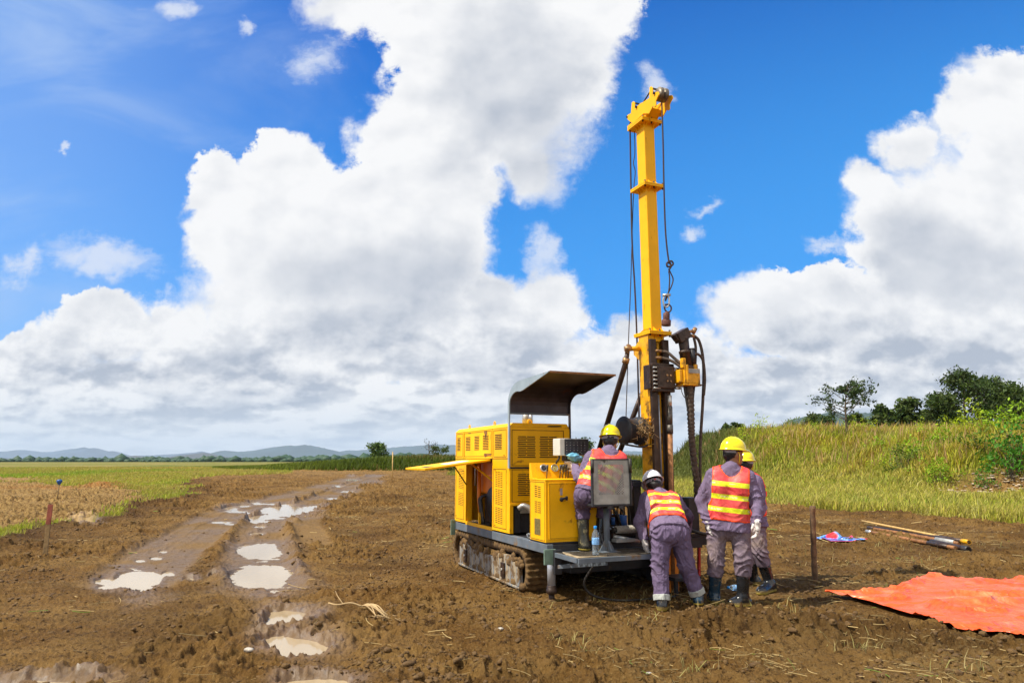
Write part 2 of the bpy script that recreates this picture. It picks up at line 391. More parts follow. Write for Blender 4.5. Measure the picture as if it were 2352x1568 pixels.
GRASS_L = gp([(-700, 1075), (-300, 1250), (0, 1262), (60, 1222), (150, 1212), (300, 1188), (340, 1160), (410, 1145), (425, 1103), (480, 1093), (660, 1088), (680, 1078), (560, 1069), (760, 1066), (780, 1064.), (0, 1061.), (-900, 1061.)])
SAND_L = gp([(-400, 1140), (0, 1108), (90, 1112), (190, 1122), (245, 1112), (330, 1132), (345, 1150), (300, 1180), (215, 1200), (150, 1208), (60, 1216), (0, 1232), (-300, 1260)])
SAND_L2 = gp([(-200, 1100), (0, 1098), (80, 1097), (105, 1102), (60, 1108), (-200, 1112)])
STRAW_F = gp([(650, 1078), (760, 1074), (1040, 1070), (1040, 1078), (900, 1086), (700, 1092)])
GRASS_R = gp([(1350, 1138), (1500, 1142), (1600, 1147), (1780, 1158), (1900, 1170), (2100, 1182), (2352, 1203), (2900, 1250), (3600, 1200), (3600, 1062), (1350, 1062)])
BACKG = gp([(860, 1066), (1040, 1070), (1044, 1092), (1400, 1110), (1400, 1062), (860, 1062)])
SCAR = np.array([21.2, 30.3])
RUT_R = gp([(700, 1640), (672, 1475), (645, 1410), (600, 1320), (592, 1262), (600, 1215), (645, 1172), (730, 1150), (790, 1122), (845, 1100), (870, 1090)])
RUT_L = gp([(60, 1640), (180, 1450), (300, 1335), (372, 1275), (450, 1225), (520, 1180), (600, 1155), (700, 1132), (780, 1108), (830, 1094)])
LANE3 = gp([(720, 1250), (705, 1215), (700, 1190)])
PUD = [(597, 1320, 64, 27), (592, 1262, 48, 19), (250, 1345, 26, 9), (305, 1328, 50, 26), (240, 1328, 24, 8), (345, 1325, 26, 15), (388, 1312, 13, 5), (435, 1328, 17, 6), (488, 1324, 9, 3.5),
       (375, 1262, 10, 3), (358, 1277, 11, 3.5), (322, 1283, 12, 3.5), (655, 1408, 50, 17), (676, 1475, 66, 24), (720, 1562, 70, 15), (110, 1565, 120, 14),
       (642, 1172, 52, 13), (600, 1186, 44, 5), (690, 1168, 28, 5), (720, 1162, 24, 3.5), (660, 1157, 14, 3), (590, 1194, 26, 4), (598, 1206, 12, 3.5), (590, 1222, 14, 3),
       (528, 1165, 18, 4), (545, 1172, 30, 3), (575, 1176, 16, 2.5), (610, 1155, 30, 2.5), (560, 1160, 14, 3), (585, 1152, 12, 2), (800, 1127, 18, 2.6), (852, 1107, 16, 3.2), (776, 1115, 12, 2.2), (808, 1101, 16, 2.0), (868, 1106, 6, 1.5),
       (858, 1092, 14, 1.8), (806, 1092, 7, 1.3), (190, 1200, 26, 6), (770, 1143, 18, 2.2), (505, 1196, 22, 2.2), (540, 1200, 24, 2.0)]
PUDG = []
for cx, cy, rx, ry in PUD:
    c = G(cx, cy); a = G(cx+rx, cy); b0 = G(cx, cy-ry); b1 = G(cx, cy+ry)
    PUDG.append((c[0], (b0[1]+b1[1])/2, abs(a[0]-c[0]), abs(b0[1]-b1[1])/2, c[0]/c[1]))
WATER_Z = -0.040
DUGC = np.array([2.0, 6.30])
FEET = [(1.52, 7.36), (2.02, 7.6), (2.16, 7.74), (2.45, 7.55), (2.98, 8.25), (3.06, 8.85), (2.66, 8.40), (.40, 7.80)]
TARP = gp([(1895, 1367), (2000, 1390), (2110, 1427), (2200, 1452), (2352, 1472), (2650, 1500), (2600, 1335), (2300, 1341), (2185, 1342), (2140, 1330), (2085, 1352), (2030, 1362)])
def terrain(x, y):
    """height and material masks at world x,y (arrays)"""
    wx = fbm(x*.6, y*.6, o=3, s=5); wy = fbm(x*.6, y*.6, o=3, s=9); r = np.hypot(x, y)
    wl = np.clip(r*.03, .08, 1.2)
    xw = x+wx*wl; yw = y+wy*wl*1.6
    inv = np.where(y > .5, 1, 0)
    gl = poly_soft(xw, yw, GRASS_L, .25)*inv; sl = poly_soft(xw, yw, SAND_L, .5)*inv; sl2 = poly_soft(xw, yw, SAND_L2, .6)*inv
    sf = poly_soft(xw, yw, STRAW_F, 1.5)*inv; gr = poly_soft(xw, yw, GRASS_R, .3); bg = poly_soft(xw, yw, BACKG, .8)
    far = sst(r, 120, 190)
    # hill on the right, berm behind
    d, s = seg_dist(x, y, HFOOT); sd = d*s+fbm(x*.15, y*.15, s=3)*2.2
    hill = sst(sd, 0., np.interp(y, [34, 60], [13., 6.]))*(2.75+.45*fbm(x*.12, y*.12, s=4)+1.0*sst(y, 42, 62))*np.where(y > 8, 1, sst(y, -5, 8))
    sc = np.exp(-(((x-SCAR[0])/2.9)**2+((y-SCAR[1])/2.2)**2)); hill = hill-sc*.8*sst(sd, -1, 3)
    db, _ = seg_dist(x, y, BERM); berm = sst(-db, -5.5, -1.0)*np.interp(x, [-62, -42, -28, -14], [.0, .4, .9, 1.5])
    grassy = np.clip(np.maximum.reduce([gl*(1-sl)*(1-sl2), gr, bg, sst(hill, .15, .5), sst(berm, .3, .8), far]), 0, 1)
    grassy = grassy*(1-np.clip(sc*1.8-.35, 0, 1))
    sand = np.clip(np.maximum(sl*gl*1.0, sl2*gl), 0, 1); sand = np.maximum(sand, sc*1.2-.3); sand = np.clip(sand, 0, 1)
    mud = 1-np.clip(grassy, 0, 1)
    # lanes
    d1, _ = seg_dist(x, y, RUT_R); d2, s2 = seg_dist(x, y, RUT_L); d3, _ = seg_dist(x, y, LANE3)
    d1 = d1+wx*.12; d2 = d2+wy*.12
    wR = .34+.008*y; lane = np.maximum(sst(-d1, -wR-.22, -wR+.06), sst(-d2, -.62-.012*y, -.38-.008*y)); lane3 = sst(-d3, -.42, -.26)
    road = np.where((np.abs(x+.42*y-.1) < 99), sst(-np.minimum(d1, d2), -1.35, -.7), 0)
    brk = sst(vnoise(x*.9+3, y*.45, s=77), -.55, -.1)
    lane = lane*np.where(y < 8.6, sst(y, 8.6, 9.0)*.9+.1*brk, 1)
    smooth_ = np.clip(np.maximum.reduce([lane, lane3, road*.22]), 0, 1)*mud
    # puddles
    pf = np.full(x.shape, -9.)
    for cx, cy, rx, ry, k in PUDG:
        ex = (x-cx-(y-cy)*k)/rx; ey = (y-cy)/ry
        pf = np.maximum(pf, 1-np.sqrt(ex*ex+ey*ey))
    edge = fbm(x*2.2, y*2.2, o=4, s=21, g=.6)*.55
    pm = sst(pf+edge, -.26, .02)                       # inside depression
    wet = sst(pf+edge*1.2, -1.3, -.1)*np.clip(1.2-sst(pf, -3, -1)*0, 0, 1)
    # height
    h = .020*fbm(x*.35, y*.35, s=2)+hill+berm
    plain = 1-sst(hill+berm, .05, .4)
    rough = np.clip(1-smooth_*.80-pm, 0, 1)*mud*(1-.85*poly_soft(x, y, TARP, .12))
    big = fbm(x*1.5, y*1.5, o=3, s=31); cl = np.abs(vnoise(x*5.3, y*5.3, s=41)); cl2 = np.abs(vnoise(x*11.7+3, y*11.7, s=43)); cl3 = np.abs(vnoise(x*26, y*26, s=44)); cl4 = vnoise(x*55, y*55, s=45)
    patch = sst(fbm(x*.8, y*.8, o=3, s=51), -.25, .35)
    amp = .12+.95*patch
    near = 1-sst(r, 25, 60)
    cl1 = np.abs(vnoise(x*8.1+5, y*8.1, s=42)); lump = (.034*np.maximum(big, -.3)+.062*np.maximum(.75-cl*1.7, -.25)*amp+.060*np.maximum(.55-cl1*1.5, -.2)*amp+.050*(.5-cl2)*amp+.024*(.5-cl3)+.009*cl4)
    h = h+rough*lump*(1+sst(r, 12, 30)*.8)+.006*smooth_*fbm(x*6, y*6, o=4, s=61)*near
    # straw-littered flat ground right of the rig is smoother
    # ruts: tread marks and side ridges
    treads = np.sin((x*.38+y*.92)*2*math.pi/.19)*.004*lane3
    ridge = np.exp(-((d1-wR-.14)/.11)**2)*.115+np.exp(-((d2-.60-.01*y)/.12)**2)*.045+np.exp(-((d2-1.15)/.10)**2)*.035+np.exp(-((d3-.44)/.09)**2)*.05
    h = h+ridge*mud*(.15+.85*sst(fbm(x*2, y*2, s=71), -.4, .3))*(1-pm)*(.6+.35*(1-cl)+.35*(.6-cl1))*(.35+.65*sst(y, 8.3, 9.6))+treads
    h = h-.024*lane*mud+.020*lane*fbm(d1*9., y*.35, o=3, s=67)*(1-pm)+.010*mud*near*np.clip(1-rough, 0, 1)*(1-pm)*(fbm(x*16, y*16, o=3, s=68))
    # left windrow of dark earth along the grass edge
    gd, _ = seg_dist(xw, yw, GRASS_L[1:9]); wind = np.exp(-((gd+0.0)/(.5+.01*y))**2)
    h = h+wind*(.10+.10*np.maximum(0, big))*np.where(y < 50, 1, 0)
    h = h+np.maximum(sl, sl2)*gl*(.055*(.6-cl)+.03*(.5-cl2))
    p0 = G(240, 1122); h = h+.34*np.exp(-(((x-p0[0])/1.3)**2+((y-p0[1])/1.0)**2)); orange = np.exp(-(((x-p0[0])/5.5)**2+((y-p0[1]-.3)/1.6)**2))
    p1 = G(905, 1152); h = h+.16*np.exp(-(((x-p1[0])/.8)**2+((y-p1[1])/1.0)**2))*(1+cl)
    # spoil heap in front of the workers
    e = ((x-DUGC[0])/1.0)**2+((y-DUGC[1])/.34)**2; dug = np.exp(-e)
    h = h+dug*(.10+.12*(.8-cl)+.08*(.5-cl2))
    e2 = ((x-1.95)/.36)**2+((y-7.13)/.18)**2; ft = np.zeros(x.shape)
    for fx, fy in FEET: ft = np.maximum(ft, np.exp(-(((x-fx)**2+(y-fy)**2)/.22**2)**2))
    h = h*(1-ft)+ft*(.002+.004*cl4)
    # ground settles under water
    floor = WATER_Z-.006+.026*(.36-cl2)*(1-sst(pf, -.1, .30))+.008*(.4-cl3)*(1-sst(pf, -.1, .2))-.05*sst(pf+edge, .0, .6)
    keep = np.maximum(h, WATER_Z+.012+.010*fbm(x*7, y*7, s=81))
    h = np.where(plain > .3, keep*(1-pm)+floor*pm, h)
    straw = np.clip(sst(fbm(x*.9, y*.9, o=4, s=91), -.05, .5)*sst(x+.42*(y-8), -1.5, .8)+sf, 0, 1)*mud
    return dict(h=h, grassy=grassy, sand=sand*(1-grassy*.0), wet=np.clip(np.maximum(wet, .75*lane*sst(y, 8.3, 9.5)*sst(fbm(x*1.1, y*.5, o=3, s=88), -.35, .25))*mud, 0, 1), smooth=smooth_, straw=straw, orange=np.clip(orange*.9*gl+sc*np.exp(-((y-SCAR[1]+1.0)/.9)**2)*.9, 0, 1), wind=wind, dug=dug, hill=hill, rough=rough, berm=berm, pm=pm)
def hz(x, y):
    return float(terrain(np.array([float(x)]), np.array([float(y)]))['h'][0])
def build_ground():
    az = np.concatenate([np.linspace(-math.pi, -.72, 60, endpoint=False), np.linspace(-.72, .72, 1340, endpoint=False), np.linspace(.72, math.pi, 60, endpoint=False)])
    r = [.4]
    while r[-1] < 2.6: r.append(r[-1]*1.12)
    while r[-1] < 60: r.append(r[-1]*1.0046)
    while r[-1] < 220: r.append(r[-1]*1.012)
    while r[-1] < 16000: r.append(r[-1]*1.12)
    r = np.array(r); A, R = np.meshgrid(az, r)
    x = (R*np.sin(A)).ravel(); y = (R*np.cos(A)).ravel(); T = terrain(x, y)
    na = len(az); nr = len(r); V = np.c_[x, y, T['h']]
    V = np.vstack([V, [[0, 0, 0]]]); i = np.arange(nr-1)[:, None]*na; j = np.arange(na)[None, :]; j2 = (j+1) % na
    F = np.stack([i+j, i+na+j, i+na+j2, i+j2], -1).reshape(-1, 4)[:, ::-1]
    m = bpy.data.materials.new('churned_mud_and_grass'); m.use_nodes = True; t = NT(m.node_tree)
    tc = t.n('ShaderNodeTexCoord').outputs['Object']
    b = t.n('ShaderNodeBsdfPrincipled'); out = t.n('ShaderNodeOutputMaterial'); t.nt.links.new(b.outputs[0], out.inputs[0])
    n1 = t.noise(tc, .9, 8, .65); n2 = t.noise(tc, 7, 8, .7); n3 = t.noise(tc, 38, 6, .7); n4 = t.noise(tc, 120, 4, .7)
    A = lambda k: t.attr(k)
    mudc = t.mix(t.smooth(n1, .38, .62), (.165, .083, .020), (.245, .140, .042))
    mudc = t.mix(t.smooth(n2, .52, .68), mudc, (.045, .021, .006))
    mudc = t.mix(t.smooth(n3, .54, .66, 0, .75), mudc, (.33, .21, .07))
    n5 = t.noise(tc, 17, 6, .75); mudc = t.mix(t.m('MULTIPLY', t.smooth(n5, .53, .63), t.m('SUBTRACT', .9, t.m('MULTIPLY', A('smooth'), .55))), mudc, (.038, .017, .004)); mudc = t.mix(t.smooth(n5, .40, .33, 0, .55), mudc, (.30, .19, .055))  # crevice shade and lit crumb tops painted into the mud colour
    mudc = t.mix(t.smooth(n4, .60, .70, 0, .75), mudc, (.028, .014, .005))
    dry = t.m('MULTIPLY', A('straw'), t.smooth(n3, .40, .62))
    mudc = t.mix(t.m('MULTIPLY', dry, .75), mudc, (.26, .17, .065))
    mudc = t.mix(t.smooth(t.noise(tc, .38, 5, .6), .50, .60, 0, .42), mudc, (.045, .022, .007))
    mudc = t.mix(t.m('MULTIPLY', A('smooth'), .75), mudc, t.mix(n2, (.115, .066, .026), (.185, .118, .048)))
    mudc = t.mix(t.m('MULTIPLY', A('wind'), .75), mudc, t.mix(n2, (.035, .018, .009), (.11, .055, .02)))
    mudc = t.mix(t.m('MULTIPLY', A('dug'), .6), mudc, t.mix(n3, (.05, .026, .011), (.12, .065, .022)))
    mudc = t.mix(t.m('MULTIPLY', A('wet'), .62), mudc, (.088, .050, .022))
    sandc = t.mix(t.smooth(n2, .42, .64), (.34, .215, .075), (.12, .058, .016)); sandc = t.mix(t.smooth(n3, .56, .66), sandc, (.42, .30, .14))
    c = t.mix(A('sand'), mudc, sandc)
    c = t.mix(t.m('MULTIPLY', A('orange'), t.smooth(n2, .3, .6)), c, (.28, .095, .015))
    g1 = t.mix(t.smooth(t.noise(tc, .05, 5, .6), .42, .58), (.15, .15, .022), (.26, .19, .06))
    g1 = t.mix(t.smooth(t.noise(t.v('MULTIPLY', tc, (.25, 1., 1.)), .06, 4, .6), .48, .6), g1, (.085, .12, .015))
    c = t.mix(A('grassy'), c, g1)
    t.put(b.inputs['Base Color'], c); t.put(b.inputs['Specular IOR Level'], t.m('ADD', t.m('MULTIPLY', A('wet'), .5), .12))
    wetr = t.m('MULTIPLY', A('wet'), t.smooth(n2, .3, .6)); t.put(b.inputs['Roughness'], t.m('SUBTRACT', .88, t.m('MULTIPLY', wetr, .48)))
    hh = t.m('ADD', t.m('SUBTRACT', t.m('MULTIPLY', n3, 1.), t.m('MULTIPLY', n5, 1.6)), t.m('ADD', t.m('MULTIPLY', n4, .5), n2))
    bs = t.n('ShaderNodeBump'); t.put(bs.inputs['Height'], hh); t.put(bs.inputs['Strength'], t.m('SUBTRACT', .9, t.m('MULTIPLY', t.m('MAXIMUM', A('smooth'), A('wet')), .62))); bs.inputs['Distance'].default_value = .045
    t.nt.links.new(bs.outputs[0], b.inputs['Normal'])
    at = {k: np.append(T[k], 0.) for k in ('grassy', 'sand', 'wet', 'smooth', 'straw', 'orange', 'wind', 'dug')}
    o = mk('ground', V, F, m, smooth=True, attrs=at); tag(o, kind='structure', label='churned brown mud with grassland around it', cat='ground')
    return o
build_ground()
def build_water():
    m = bpy.data.materials.new('muddy_puddle_water'); m.use_nodes = True; t = NT(m.node_tree)
    tc = t.n('ShaderNodeTexCoord').outputs['Object']; b = t.n('ShaderNodeBsdfPrincipled'); out = t.n('ShaderNodeOutputMaterial'); t.nt.links.new(b.outputs[0], out.inputs[0])
    c = t.mix(t.noise(tc, 1.1, 4, .6), (.33, .25, .145), (.41, .32, .20)); t.put(b.inputs['Base Color'], c)
    b.inputs['Roughness'].default_value = .09; b.inputs['IOR'].default_value = 1.6; b.inputs['Specular IOR Level'].default_value = .9
    P = [(-9, 2.5), (1.0, 2.5), (-1.5, 9.), (-3.0, 16), (-5, 30), (-14, 62), (-24, 62), (-24, 18), (-12, 9)]
    V = [(x, y, WATER_Z) for x, y in P]
    o = mk('puddles', np.array(V), [list(range(len(P)))[::-1]][::-1], m); 
    bm = bmesh.new(); bm.from_mesh(o.data); bmesh.ops.recalc_face_normals(bm, faces=bm.faces)
    for f in bm.faces:
        if f.normal.z < 0: f.normal_flip()
    bm.to_mesh(o.data); bm.free()
    tag(o, kind='structure', label='milky brown puddle water lying in the wheel ruts', cat='water')
build_water()

# ------------------------------------------------------------------ drill rig
def L(P):                                 # world -> rig frame
    q = np.array(P[:2])-RO; return (float(q@REX), float(q@REY), float(P[2]))
rig = empty('drill_rig', (RO[0], RO[1], 0), RA)
tag(rig, 'yellow tracked drilling rig with tall mast, engine housing and curved canopy', 'drilling rig')
def slots(mb, axis, plane, u0, u1, z0, z1, rows, cols=2, gap=.12, th=.45, alt=True, depth=.004, out=-1):
    """dark louvre slots on a plane; axis 'x' means plane x=const"""
    dz = (z1-z0)/rows
    for i in range(rows):
        za = z0+dz*(i+.5-th/2); zb = za+dz*th
        n = 1 if (alt and i % 2 == 0) else cols
        w = (u1-u0)/n
        for k in range(n):
            a = u0+w*k+(w*gap/2 if n > 1 else 0); b = u0+w*(k+1)-(w*gap/2 if n > 1 else 0)
            if axis == 'x': mb.box(plane-depth, plane+depth, a, b, za, zb)
            else: mb.box(a, b, plane-depth, plane+depth, za, zb)
def frame_lines(mb, axis, plane, u0, u1, z0, z1, t=.006, d=.003):
    for a, b, c, e in ((u0, u1, z0, z0+t), (u0, u1, z1-t, z1), (u0, u0+t, z0, z1), (u1-t, u1, z0, z1)):
        if axis == 'x': mb.box(plane-d, plane+d, a, b, c, e)
        else: mb.box(a, b, plane-d, plane+d, c, e)
def P_(name, mb, mt, parent=rig, bevel=0): return mb.build(name, M[mt] if isinstance(mt, str) else mt, parent, bevel=bevel)
XL, XR = -.12, .72; YF, YB = .845, 2.90
def build_rig():
    # deck and chassis
    P_('deck_beam', MB().box(-.12, -.045, -.20, 2.88, .505, .605), 'bluegrey', bevel=.004)
    P_('deck_beam', MB().box(1.95, 2.03, -.20, 2.88, .505, .605), 'black', bevel=.004)
    P_('deck', MB().box(-.045, 1.95, -.18, 2.86, .560, .598), 'black')
    P_('front_beam', MB().box(-.045, 1.95, -.215, -.181, .48, .600), 'black', bevel=.003)
    P_('chassis', MB().box(.30, 1.60, .05, 2.7, .24, .555).box(.1, .3, .6, .8, .3, .5).box(1.6, 1.8, .6, .8, .3, .5).box(.1, .3, 2.1, 2.3, .3, .5), 'black', bevel=.01)
    P_('corner_plate', MB().box(-.17, -.03, -.235, -.216, .40, .560), 'green', bevel=.003)
    P_('corner_plate', MB().box(-.19, -.121, 2.86, 2.88, .42, .64), 'green', bevel=.003)
    # tracks
    for x0, x1, side in ((-.10, .26, -1), (1.66, 2.02, 1)):
        tr = MB(); yc0, yc1, R = .60, 2.75, .218; zc = .225
        path = []
        for k in range(13): a = -math.pi/2-math.pi*k/12; path.append((yc0+R*math.cos(a)*1., zc+R*math.sin(a)))
        for k in range(1, 24): path.append((yc0+(yc1-yc0)*k/24, zc+R-.02*math.sin(math.pi*k/24)))
        for k in range(13): a = math.pi/2-math.pi*k/12; path.append((yc1+R*math.cos(a), zc+R*math.sin(a)))
        for k in range(1, 24): path.append((yc1-(yc1-yc0)*k/24, zc-R))
        path = sum([[tuple(np.array(path[i])+(np.array(path[(i+1) % len(path)])-np.array(path[i]))*f) for f in (0, .12, .62, .74)] for i in range(len(path))], [])
        n = len(path); c = (1.7, zc)
        # a muddy belt: closed band with lugs and clods
        vs = []; fs = []; nx = 14
        for i, (py, pz) in enumerate(path):
            a = path[(i-1) % n]; b = path[(i+1) % n]; d = np.array([b[0]-a[0], b[1]-a[1]]); d /= np.linalg.norm(d); nrm = np.array([d[1], -d[0]])
            if (nrm@np.array([py-c[0], pz-c[1]])) < 0: nrm = -nrm
            for k in range(nx):
                x = x0+(x1-x0)*k/(nx-1); e = .028+.05*max(0, fbm(x*5, py*4, pz*4, o=3, s=3))+.03*abs(float(vnoise(x*17, py*14, pz*14, s=4)))
                e += (.0, .026, .026, .0)[i % 4]-.012
                vs.append((x, py+nrm[0]*e, pz+nrm[1]*e))
            for k in range(nx)[::-1]:
                x = x0+(x1-x0)*k/(nx-1); vs.append((x, py-nrm[0]*.03, pz-nrm[1]*.03))
        mm = 2*nx
        for i in range(n):
            for k in range(mm): fs.append((i*mm+k, i*mm+(k+1) % mm, ((i+1) % n)*mm+(k+1) % mm, ((i+1) % n)*mm+k))
        t = MB(); t.add(vs, fs, True); tro = P_('crawler_track', t, 'mud')
        xs = x0-.035 if side < 0 else x1+.035
        f = MB(); f.prism([(.50, .06), (2.62, .06), (2.62, .30), (2.35, .37), (2.1, .30), (1.35, .30), (1.15, .36), (.80, .38), (.62, .30), (.52, .26)], (xs, xs+.05 if side < 0 else xs-.05), 'x')
        f.box(min(xs-.02*1, xs+.06), max(xs-.02, xs+.06), .48, 2.64, .035, .060)
        P_('track_frame', f, M['frame'], bevel=.006)
        if side < 0:
            for yy in (.98, 2.34):
                P_('roller_bracket', MB().box(xs-.022, xs+.01, yy-.055, yy+.055, .10, .27), 'grease', bevel=.006)
                P_('roller_bolt', MB().cyl((xs-.034, yy, .19), (xs-.020, yy, .19), .016, n=12), 'silver')
            rg = np.random.default_rng(4); cm = MB(); bm = bmesh.new(); bmesh.ops.create_icosphere(bm, subdivisions=2, radius=1); bv = [v.co.copy() for v in bm.verts]; bf = [[v.index for v in f.verts] for f in bm.faces]; bm.free()
            for i in range(110):
                yy = rg.uniform(.45, 2.65); zz = rg.choice([rg.normal(.33, .03), rg.normal(.075, .012)], p=[.7, .3]); sz = rg.uniform(.018, .055)
                cm.add([(xs+.02+v.x*sz*.7+rg.normal()*.0, yy+v.y*sz*1.3*(1+.3*vnoise(v.x*2+i, v.y*2, v.z*2)), zz+v.z*sz*(1+.3*vnoise(v.x*2, v.y*2+i, v.z*2))) for v in bv], bf, True)
            P_('caked_mud', cm, 'mud')['kind'] = 'stuff'
            P_('guide_foot', MB().prism([(1.72, -.02), (1.86, -.02), (1.83, .06), (1.75, .06)], (xs-.01, xs+.10)), 'tan', bevel=.004)
            P_('guide_foot', MB().prism([(.50, -.02), (.60, -.02), (.60, .06), (.50, .06)], (xs-.01, xs+.10)), 'tan', bevel=.004)
        P_('idler_wheel', MB().cyl((x0+.05, yc0, zc), (x1-.05, yc0, zc), .185, n=28), 'grease'); P_('idler_wheel', MB().cyl((x0+.05, yc1, zc), (x1-.05, yc1, zc), .185, n=28), 'grease')
    # jacks
    P_('jack_housing', MB().box(-.065, .025, -.275, -.237, .30, .555).box(-.065, .025, -.236, -.225, .38, .5), 'black', bevel=.004)
    P_('jack_leg', MB().cyl((-.02, -.10, .52), (-.02, -.10, .12), .046, n=24), 'chrome')
    P_('jack_sleeve', MB().lathe([(.050, .0), (.058, .005), (.058, .05), (.052, .055), (.052, .085), (.047, .09)], c=(-.02, -.10, .075)).cyl((-.02, -.10, -.01), (-.02, -.10, .076), .033), 'rail')
    P_('jack_foot', MB().cyl((-.02, -.10, -.03), (-.02, -.10, .022), .075, .05, n=20), 'mud')
    P_('jack_leg', MB().cyl((1.93, .10, .52), (1.93, .10, .02), .05, n=24), 'chrome')
    # engine enclosure -------------------------------------------------
    y = MB()
    y.box(XL, XL+.02, YF+.001, 1.405, .625, 1.415)          # right side panel
    y.box(XL, XL+.02, 2.425, YB, .625, 1.53)                # rear pillar panel
    y.box(XL, XL+.02, YF+.001, YB, 1.531, 1.925)            # upper side
    y.box(XL, XL+.02, YF+.001, 1.405, 1.416, 1.53)
    y.box(XL, XL+.03, 1.405, 2.425, .607, .65)              # sill under the opening
    y.box(XL+.0, XL+.10, 1.385, 1.404, .65, 1.53); y.box(XL+.021, XL+.10, 2.426, 2.44, .65, 1.53)
    P_('side_panel', y, 'yellow', bevel=.003)
    P_('roof_panel', MB().prism([(XL-.006, 1.921), (XR+.006, 1.921), (XR-.03, 1.972), (XL+.05, 1.972)], (YF-.012, YB+.01), 'y'), 'yellow', bevel=.003)
    P_('end_panel', MB().box(XL+.001, XR, YF-.018, YF, .985, 1.405).box(XL+.001, XR, YF-.018, YF, 1.425, 1.920), 'yellow_low', bevel=.003)
    P_('end_panel', MB().box(XL+.03, XR, YB-.02, YB, .62, 1.92), 'yellow', bevel=.003)
    P_('far_panel', MB().box(XR-.02, XR, YF+.001, YB-.021, 1.30, 1.92).box(XR-.02, XR, YF+.001, 1.3, .62, 1.299).box(XR-.02, XR, 2.3, YB-.03, .62, 1.299), 'yellow', bevel=.003)
    for zz in (.75, .90, 1.05, 1.20): P_('guard_bar', MB().box(XR-.018, XR-.004, 1.3, 2.3, zz-.03, zz+.03), 'yellow')
    P_('end_rail', MB().box(XL+.001, XR, YF-.030, YF+.0, .955, .984), 'yellow_low', bevel=.003)
    P_('hinge_band', MB().box(XL-.004, XR-.3, YF-.028, YF-.0185, 1.408, 1.424), 'black')
    P_('corner_post', MB().box(XL+.001, XL+.05, YF-.02, YF+.04, .625, .954), 'yellow_low', bevel=.003)
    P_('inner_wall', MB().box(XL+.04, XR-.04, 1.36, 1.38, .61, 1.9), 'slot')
    P_('corner_strip', MB().box(XR-.075, XR+.004, YF-.030, YF-.019, 1.46, 1.90), 'yellow', bevel=.003)
    # louvres and seams
    s = MB()
    for a, b in ((1.08, 1.31), (1.54, 1.75), (1.90, 2.08), (2.25, 2.44), (2.68, 2.82)): s = MB(); slots(s, 'x', XL, a, b, 1.645, 1.845, 9); P_('louvre', s, 'slot')
    for q in ((-.01, .235, 1.535, 1.812), (.295, .545, 1.535, 1.812), (-.01, .235, 1.07, 1.345), (.295, .545, 1.07, 1.345)): s = MB(); slots(s, 'y', YF-.018, *q, 12); P_('louvre', s, 'slot')
    for za in (.72, .95, 1.17):
        s = MB()
        for i in range(9):
            for k in range(3): s.box(XL-.003, XL+.001, 1.055+k*.085, 1.118+k*.085, za+i*.0225+k*.004, za+i*.0225+.007+k*.004)
        P_('pressed_louvre', s, 'seam')
    for za in (.86, 1.10, 1.30):
        s = MB()
        for i in range(8 if za < 1.2 else 4):
            for k in range(3): s.box(XL-.003, XL+.001, 2.53+k*.075, 2.585+k*.075, za+i*.024+k*.004, za+i*.024+.007+k*.004)
        P_('pressed_louvre', s, 'seam')
    s = MB()
    frame_lines(s, 'x', XL, .93, 1.36, .665, 1.40); frame_lines(s, 'x', XL, .93, 1.36, 1.55, 1.895, t=.005); frame_lines(s, 'x', XL, 1.44, 2.50, 1.56, 1.90, t=.005)
    frame_lines(s, 'x', XL, 2.57, 2.86, 1.56, 1.90, t=.005); frame_lines(s, 'x', XL, 2.50, 2.86, .665, 1.36, t=.005)
    s.box(XL-.003, XL+.003, 1.403, 1.409, 1.53, 1.92); s.box(XL-.003, XL+.003, 2.52, 2.526, 1.53, 1.92); s.box(XL-.003, XL+.003, .86, 2.89, 1.526, 1.530)
    frame_lines(s, 'y', YF-.018, -.09, .64, 1.44, 1.885, t=.006); frame_lines(s, 'y', YF-.018, -.09, .66, 1.00, 1.395, t=.006)
    for a, b in ((1.3, .69), (1.3, 1.38), (1.0, 1.57), (2.83, 1.40), (2.83, .70)): s.box(XL-.006, XL, a-.008, a+.008, b-.006, b+.006)
    P_('panel_seam', s, 'seam')
    for q in ([(1.72, 1.905), (1.60, 1.905), (1.585, 1.86), (1.625, 1.84), (1.64, 1.76), (1.665, 1.83), (1.70, 1.87)], [(1.70, 1.60), (1.42, 1.595), (1.45, 1.575), (1.58, 1.57), (1.66, 1.545), (1.71, 1.58)], [(2.35, 1.900), (2.22, 1.90), (2.25, 1.885), (2.33, 1.885)]): P_('oil_stain', MB().prism(q, (XL-.0018, XL-.0008)), mat('oily_grime', (.16, .07, .010), .5, var=.6, scale=30))
    P_('soot_stain', MB().prism([(.40, 1.932), (.43, 1.945), (.60, 1.948), (.62, 1.935), (.55, 1.93), (.47, 1.928)], (YF-.016, YF-.0135), 'y'), 'slot')
    # inside of the open compartment
    P_('fuel_tank', MB().box(.02, .34, 1.62, 2.22, 1.05, 1.50), 'orange', bevel=.03)
    P_('tank_pipe', MB().tube([(-.03, 2.12, 1.47), (-.03, 2.12, .95), (0, 2.12, .70)], .028, 14), 'orange')
    P_('radiator', MB().cyl((.14, 1.50, 1.32), (.20, 1.50, 1.32), .19, n=30), 'black')
    fw = MB(); fw.lathe([(.05, 0), (.24, .0), (.255, .02), (.255, .05), (.24, .06), (.06, .06)], n=36, c=(.02, 1.72, .90), ax=(1, 0, .1)); fw.cyl((.0, 1.72, .9), (.09, 1.72, .91), .05)
    P_('flywheel', fw, 'black')
